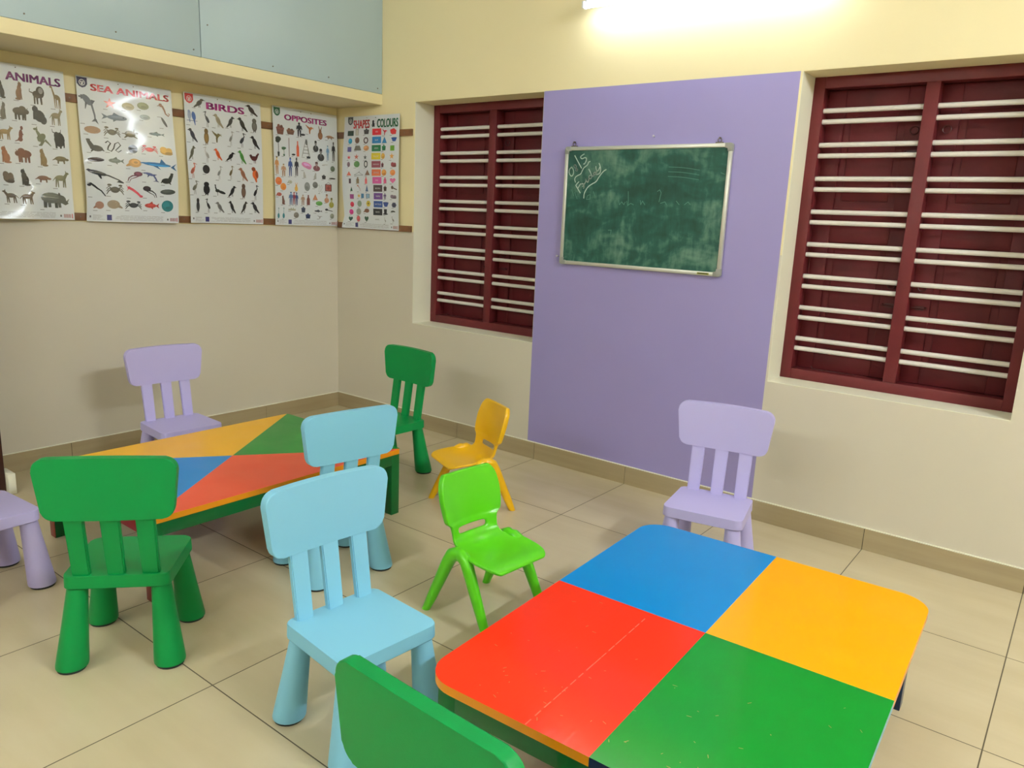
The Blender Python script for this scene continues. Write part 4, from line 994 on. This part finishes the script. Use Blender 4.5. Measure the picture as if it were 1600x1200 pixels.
for sx in (-1, 1):
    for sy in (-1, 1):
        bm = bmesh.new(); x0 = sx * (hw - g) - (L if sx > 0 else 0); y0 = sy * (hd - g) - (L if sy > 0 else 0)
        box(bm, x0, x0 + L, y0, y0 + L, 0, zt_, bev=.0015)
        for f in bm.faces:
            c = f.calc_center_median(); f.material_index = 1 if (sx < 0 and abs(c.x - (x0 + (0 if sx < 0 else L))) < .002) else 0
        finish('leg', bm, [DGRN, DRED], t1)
# four-square table
hw, hd, H2, TH = .450, .601, .33, .022
t2 = empty('four_square_table', (3.534, -1.708, 0), .035, 'glossy low table with rounded corners painted in blue, yellow, red and green squares', 'table')
o = outline([(-hw, -hd, .085), (hw, -hd, .085), (hw, hd, .085), (-hw, hd, .085)], 10)
X, Y = (1, 0), (0, 1); nX, nY = (-1, 0), (0, -1)
eR = lambda x, y: 1; eG = lambda x, y: 2 if y < -hd + .03 else 3; eY = lambda x, y: 1; eB = lambda x, y: 5
table_panels(t2, o, [[(nX, 0), (Y, 0)], [(X, 0), (Y, 0)], [(nX, 0), (nY, 0)], [(X, 0), (nY, 0)]], [BLUE, YEL, RED, GRN], [eB, eY, eR, eG], H2, TH)
zt_ = H2 - TH; g = .03; L = .05
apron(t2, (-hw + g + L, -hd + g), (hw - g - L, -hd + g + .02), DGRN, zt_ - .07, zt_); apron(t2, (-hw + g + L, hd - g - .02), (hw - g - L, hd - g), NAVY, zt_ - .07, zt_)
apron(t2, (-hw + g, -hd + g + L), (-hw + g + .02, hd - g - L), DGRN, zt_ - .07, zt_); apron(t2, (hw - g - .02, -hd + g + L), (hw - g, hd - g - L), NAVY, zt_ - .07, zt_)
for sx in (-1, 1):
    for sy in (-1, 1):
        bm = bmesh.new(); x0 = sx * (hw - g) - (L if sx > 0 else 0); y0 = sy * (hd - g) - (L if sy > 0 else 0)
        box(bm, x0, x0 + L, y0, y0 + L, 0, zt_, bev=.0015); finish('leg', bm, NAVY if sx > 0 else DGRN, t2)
# the board joint that shows as a pale scratch line through the red square
bm = bmesh.new()
xs_ = -.155
for k in range(16):
    ya = -hd + .002 + k * .036
    box(bm, xs_ - .0012 + random.uniform(-.0004, .0004), xs_ + .0012, ya, ya + random.uniform(.02, .036), H2 - .0005, H2 + .0003)
s = finish('board_joint', bm, mat('worn_joint', (235, 105, 80), .4), t2, smooth=False); s['label'] = 'pale worn joint line between two boards'
bm = bmesh.new()
for k in range(60):
    u, v = random.uniform(-.42, .42), -random.uniform(.0, .57) ** 1.0
    if random.random() < .6: v = -.57 + abs(random.gauss(0, .12)); u = random.uniform(-.4, .25)
    if v > -.02 or (abs(u) > .36 and v < -.5): continue
    a = random.uniform(0, PI); l = random.uniform(.001, .006); wd = .0006
    d = Vector((math.cos(a), math.sin(a))) * l; n = Vector((-d.y, d.x)).normalized() * wd
    quad(bm, [(u + q.x, v + q.y, H2 + .0003) for q in (-d - n, d - n, d + n, -d + n)])
s = finish('paint_scuffs', bm, mat('scuffed_paint', (200, 150, 90), .5), t2, smooth=False); s['kind'] = 'stuff'; s['label'] = 'tiny pale scuffs and chips in the paint'

# ------------------------------------------------------------------ tube lights
def tube_light(loc, rz, label, strength, col=(.92, 1, 1.08, 1)):
    """1.2 m batten: local x along the tube, wall at y = 0, tube towards -y"""
    root = empty('tube_light', loc, rz, label, 'light', 'wall-mounted tube lights')
    bm = bmesh.new(); prism(bm, [(-.001, .034), (-.001, .066), (-.070, .054), (-.078, .020), (-.070, .014)], lambda x, y, k: (.61 if k else -.61, x, y), bev=.002); finish('housing', bm, M_TUBEBODY, root)
    for s in (-1, 1):
        bm = bmesh.new(); box(bm, s * .604 - .006, s * .604 + .006, -.101, -.070, .000, .034, bev=.003); finish('end_cap', bm, M_TUBEBODY, root)
    bm = bmesh.new(); tube(bm, [(-.597, -.088, .013), (.597, -.088, .013)], .013, 12); finish('lamp_tube', bm, mat('lit_tube_%g' % strength, (255, 255, 255), .4, emit=strength, emitcol=col), root)
    return root
tube_light((2.575, 0, 2.380), 0, 'glowing white tube light on the wall above the lilac panel', TUBE_BACK)
tube_light((RX, -1.9, 2.86), -PI / 2, 'white tube light on the right wall outside the picture', TUBE_RIGHT)
tube_light((3.4, RY, 2.42), PI, 'added fill tube light, unseen, on the wall behind the camera', FILL_REAR)  # out of view, put in as fill for the room
tube_light((1.5, RY, 2.42), PI, 'added fill tube light, unseen, on the rear wall nearer the door', FILL_REAR * 1.7)  # second added fill tube, stronger to lift the left side
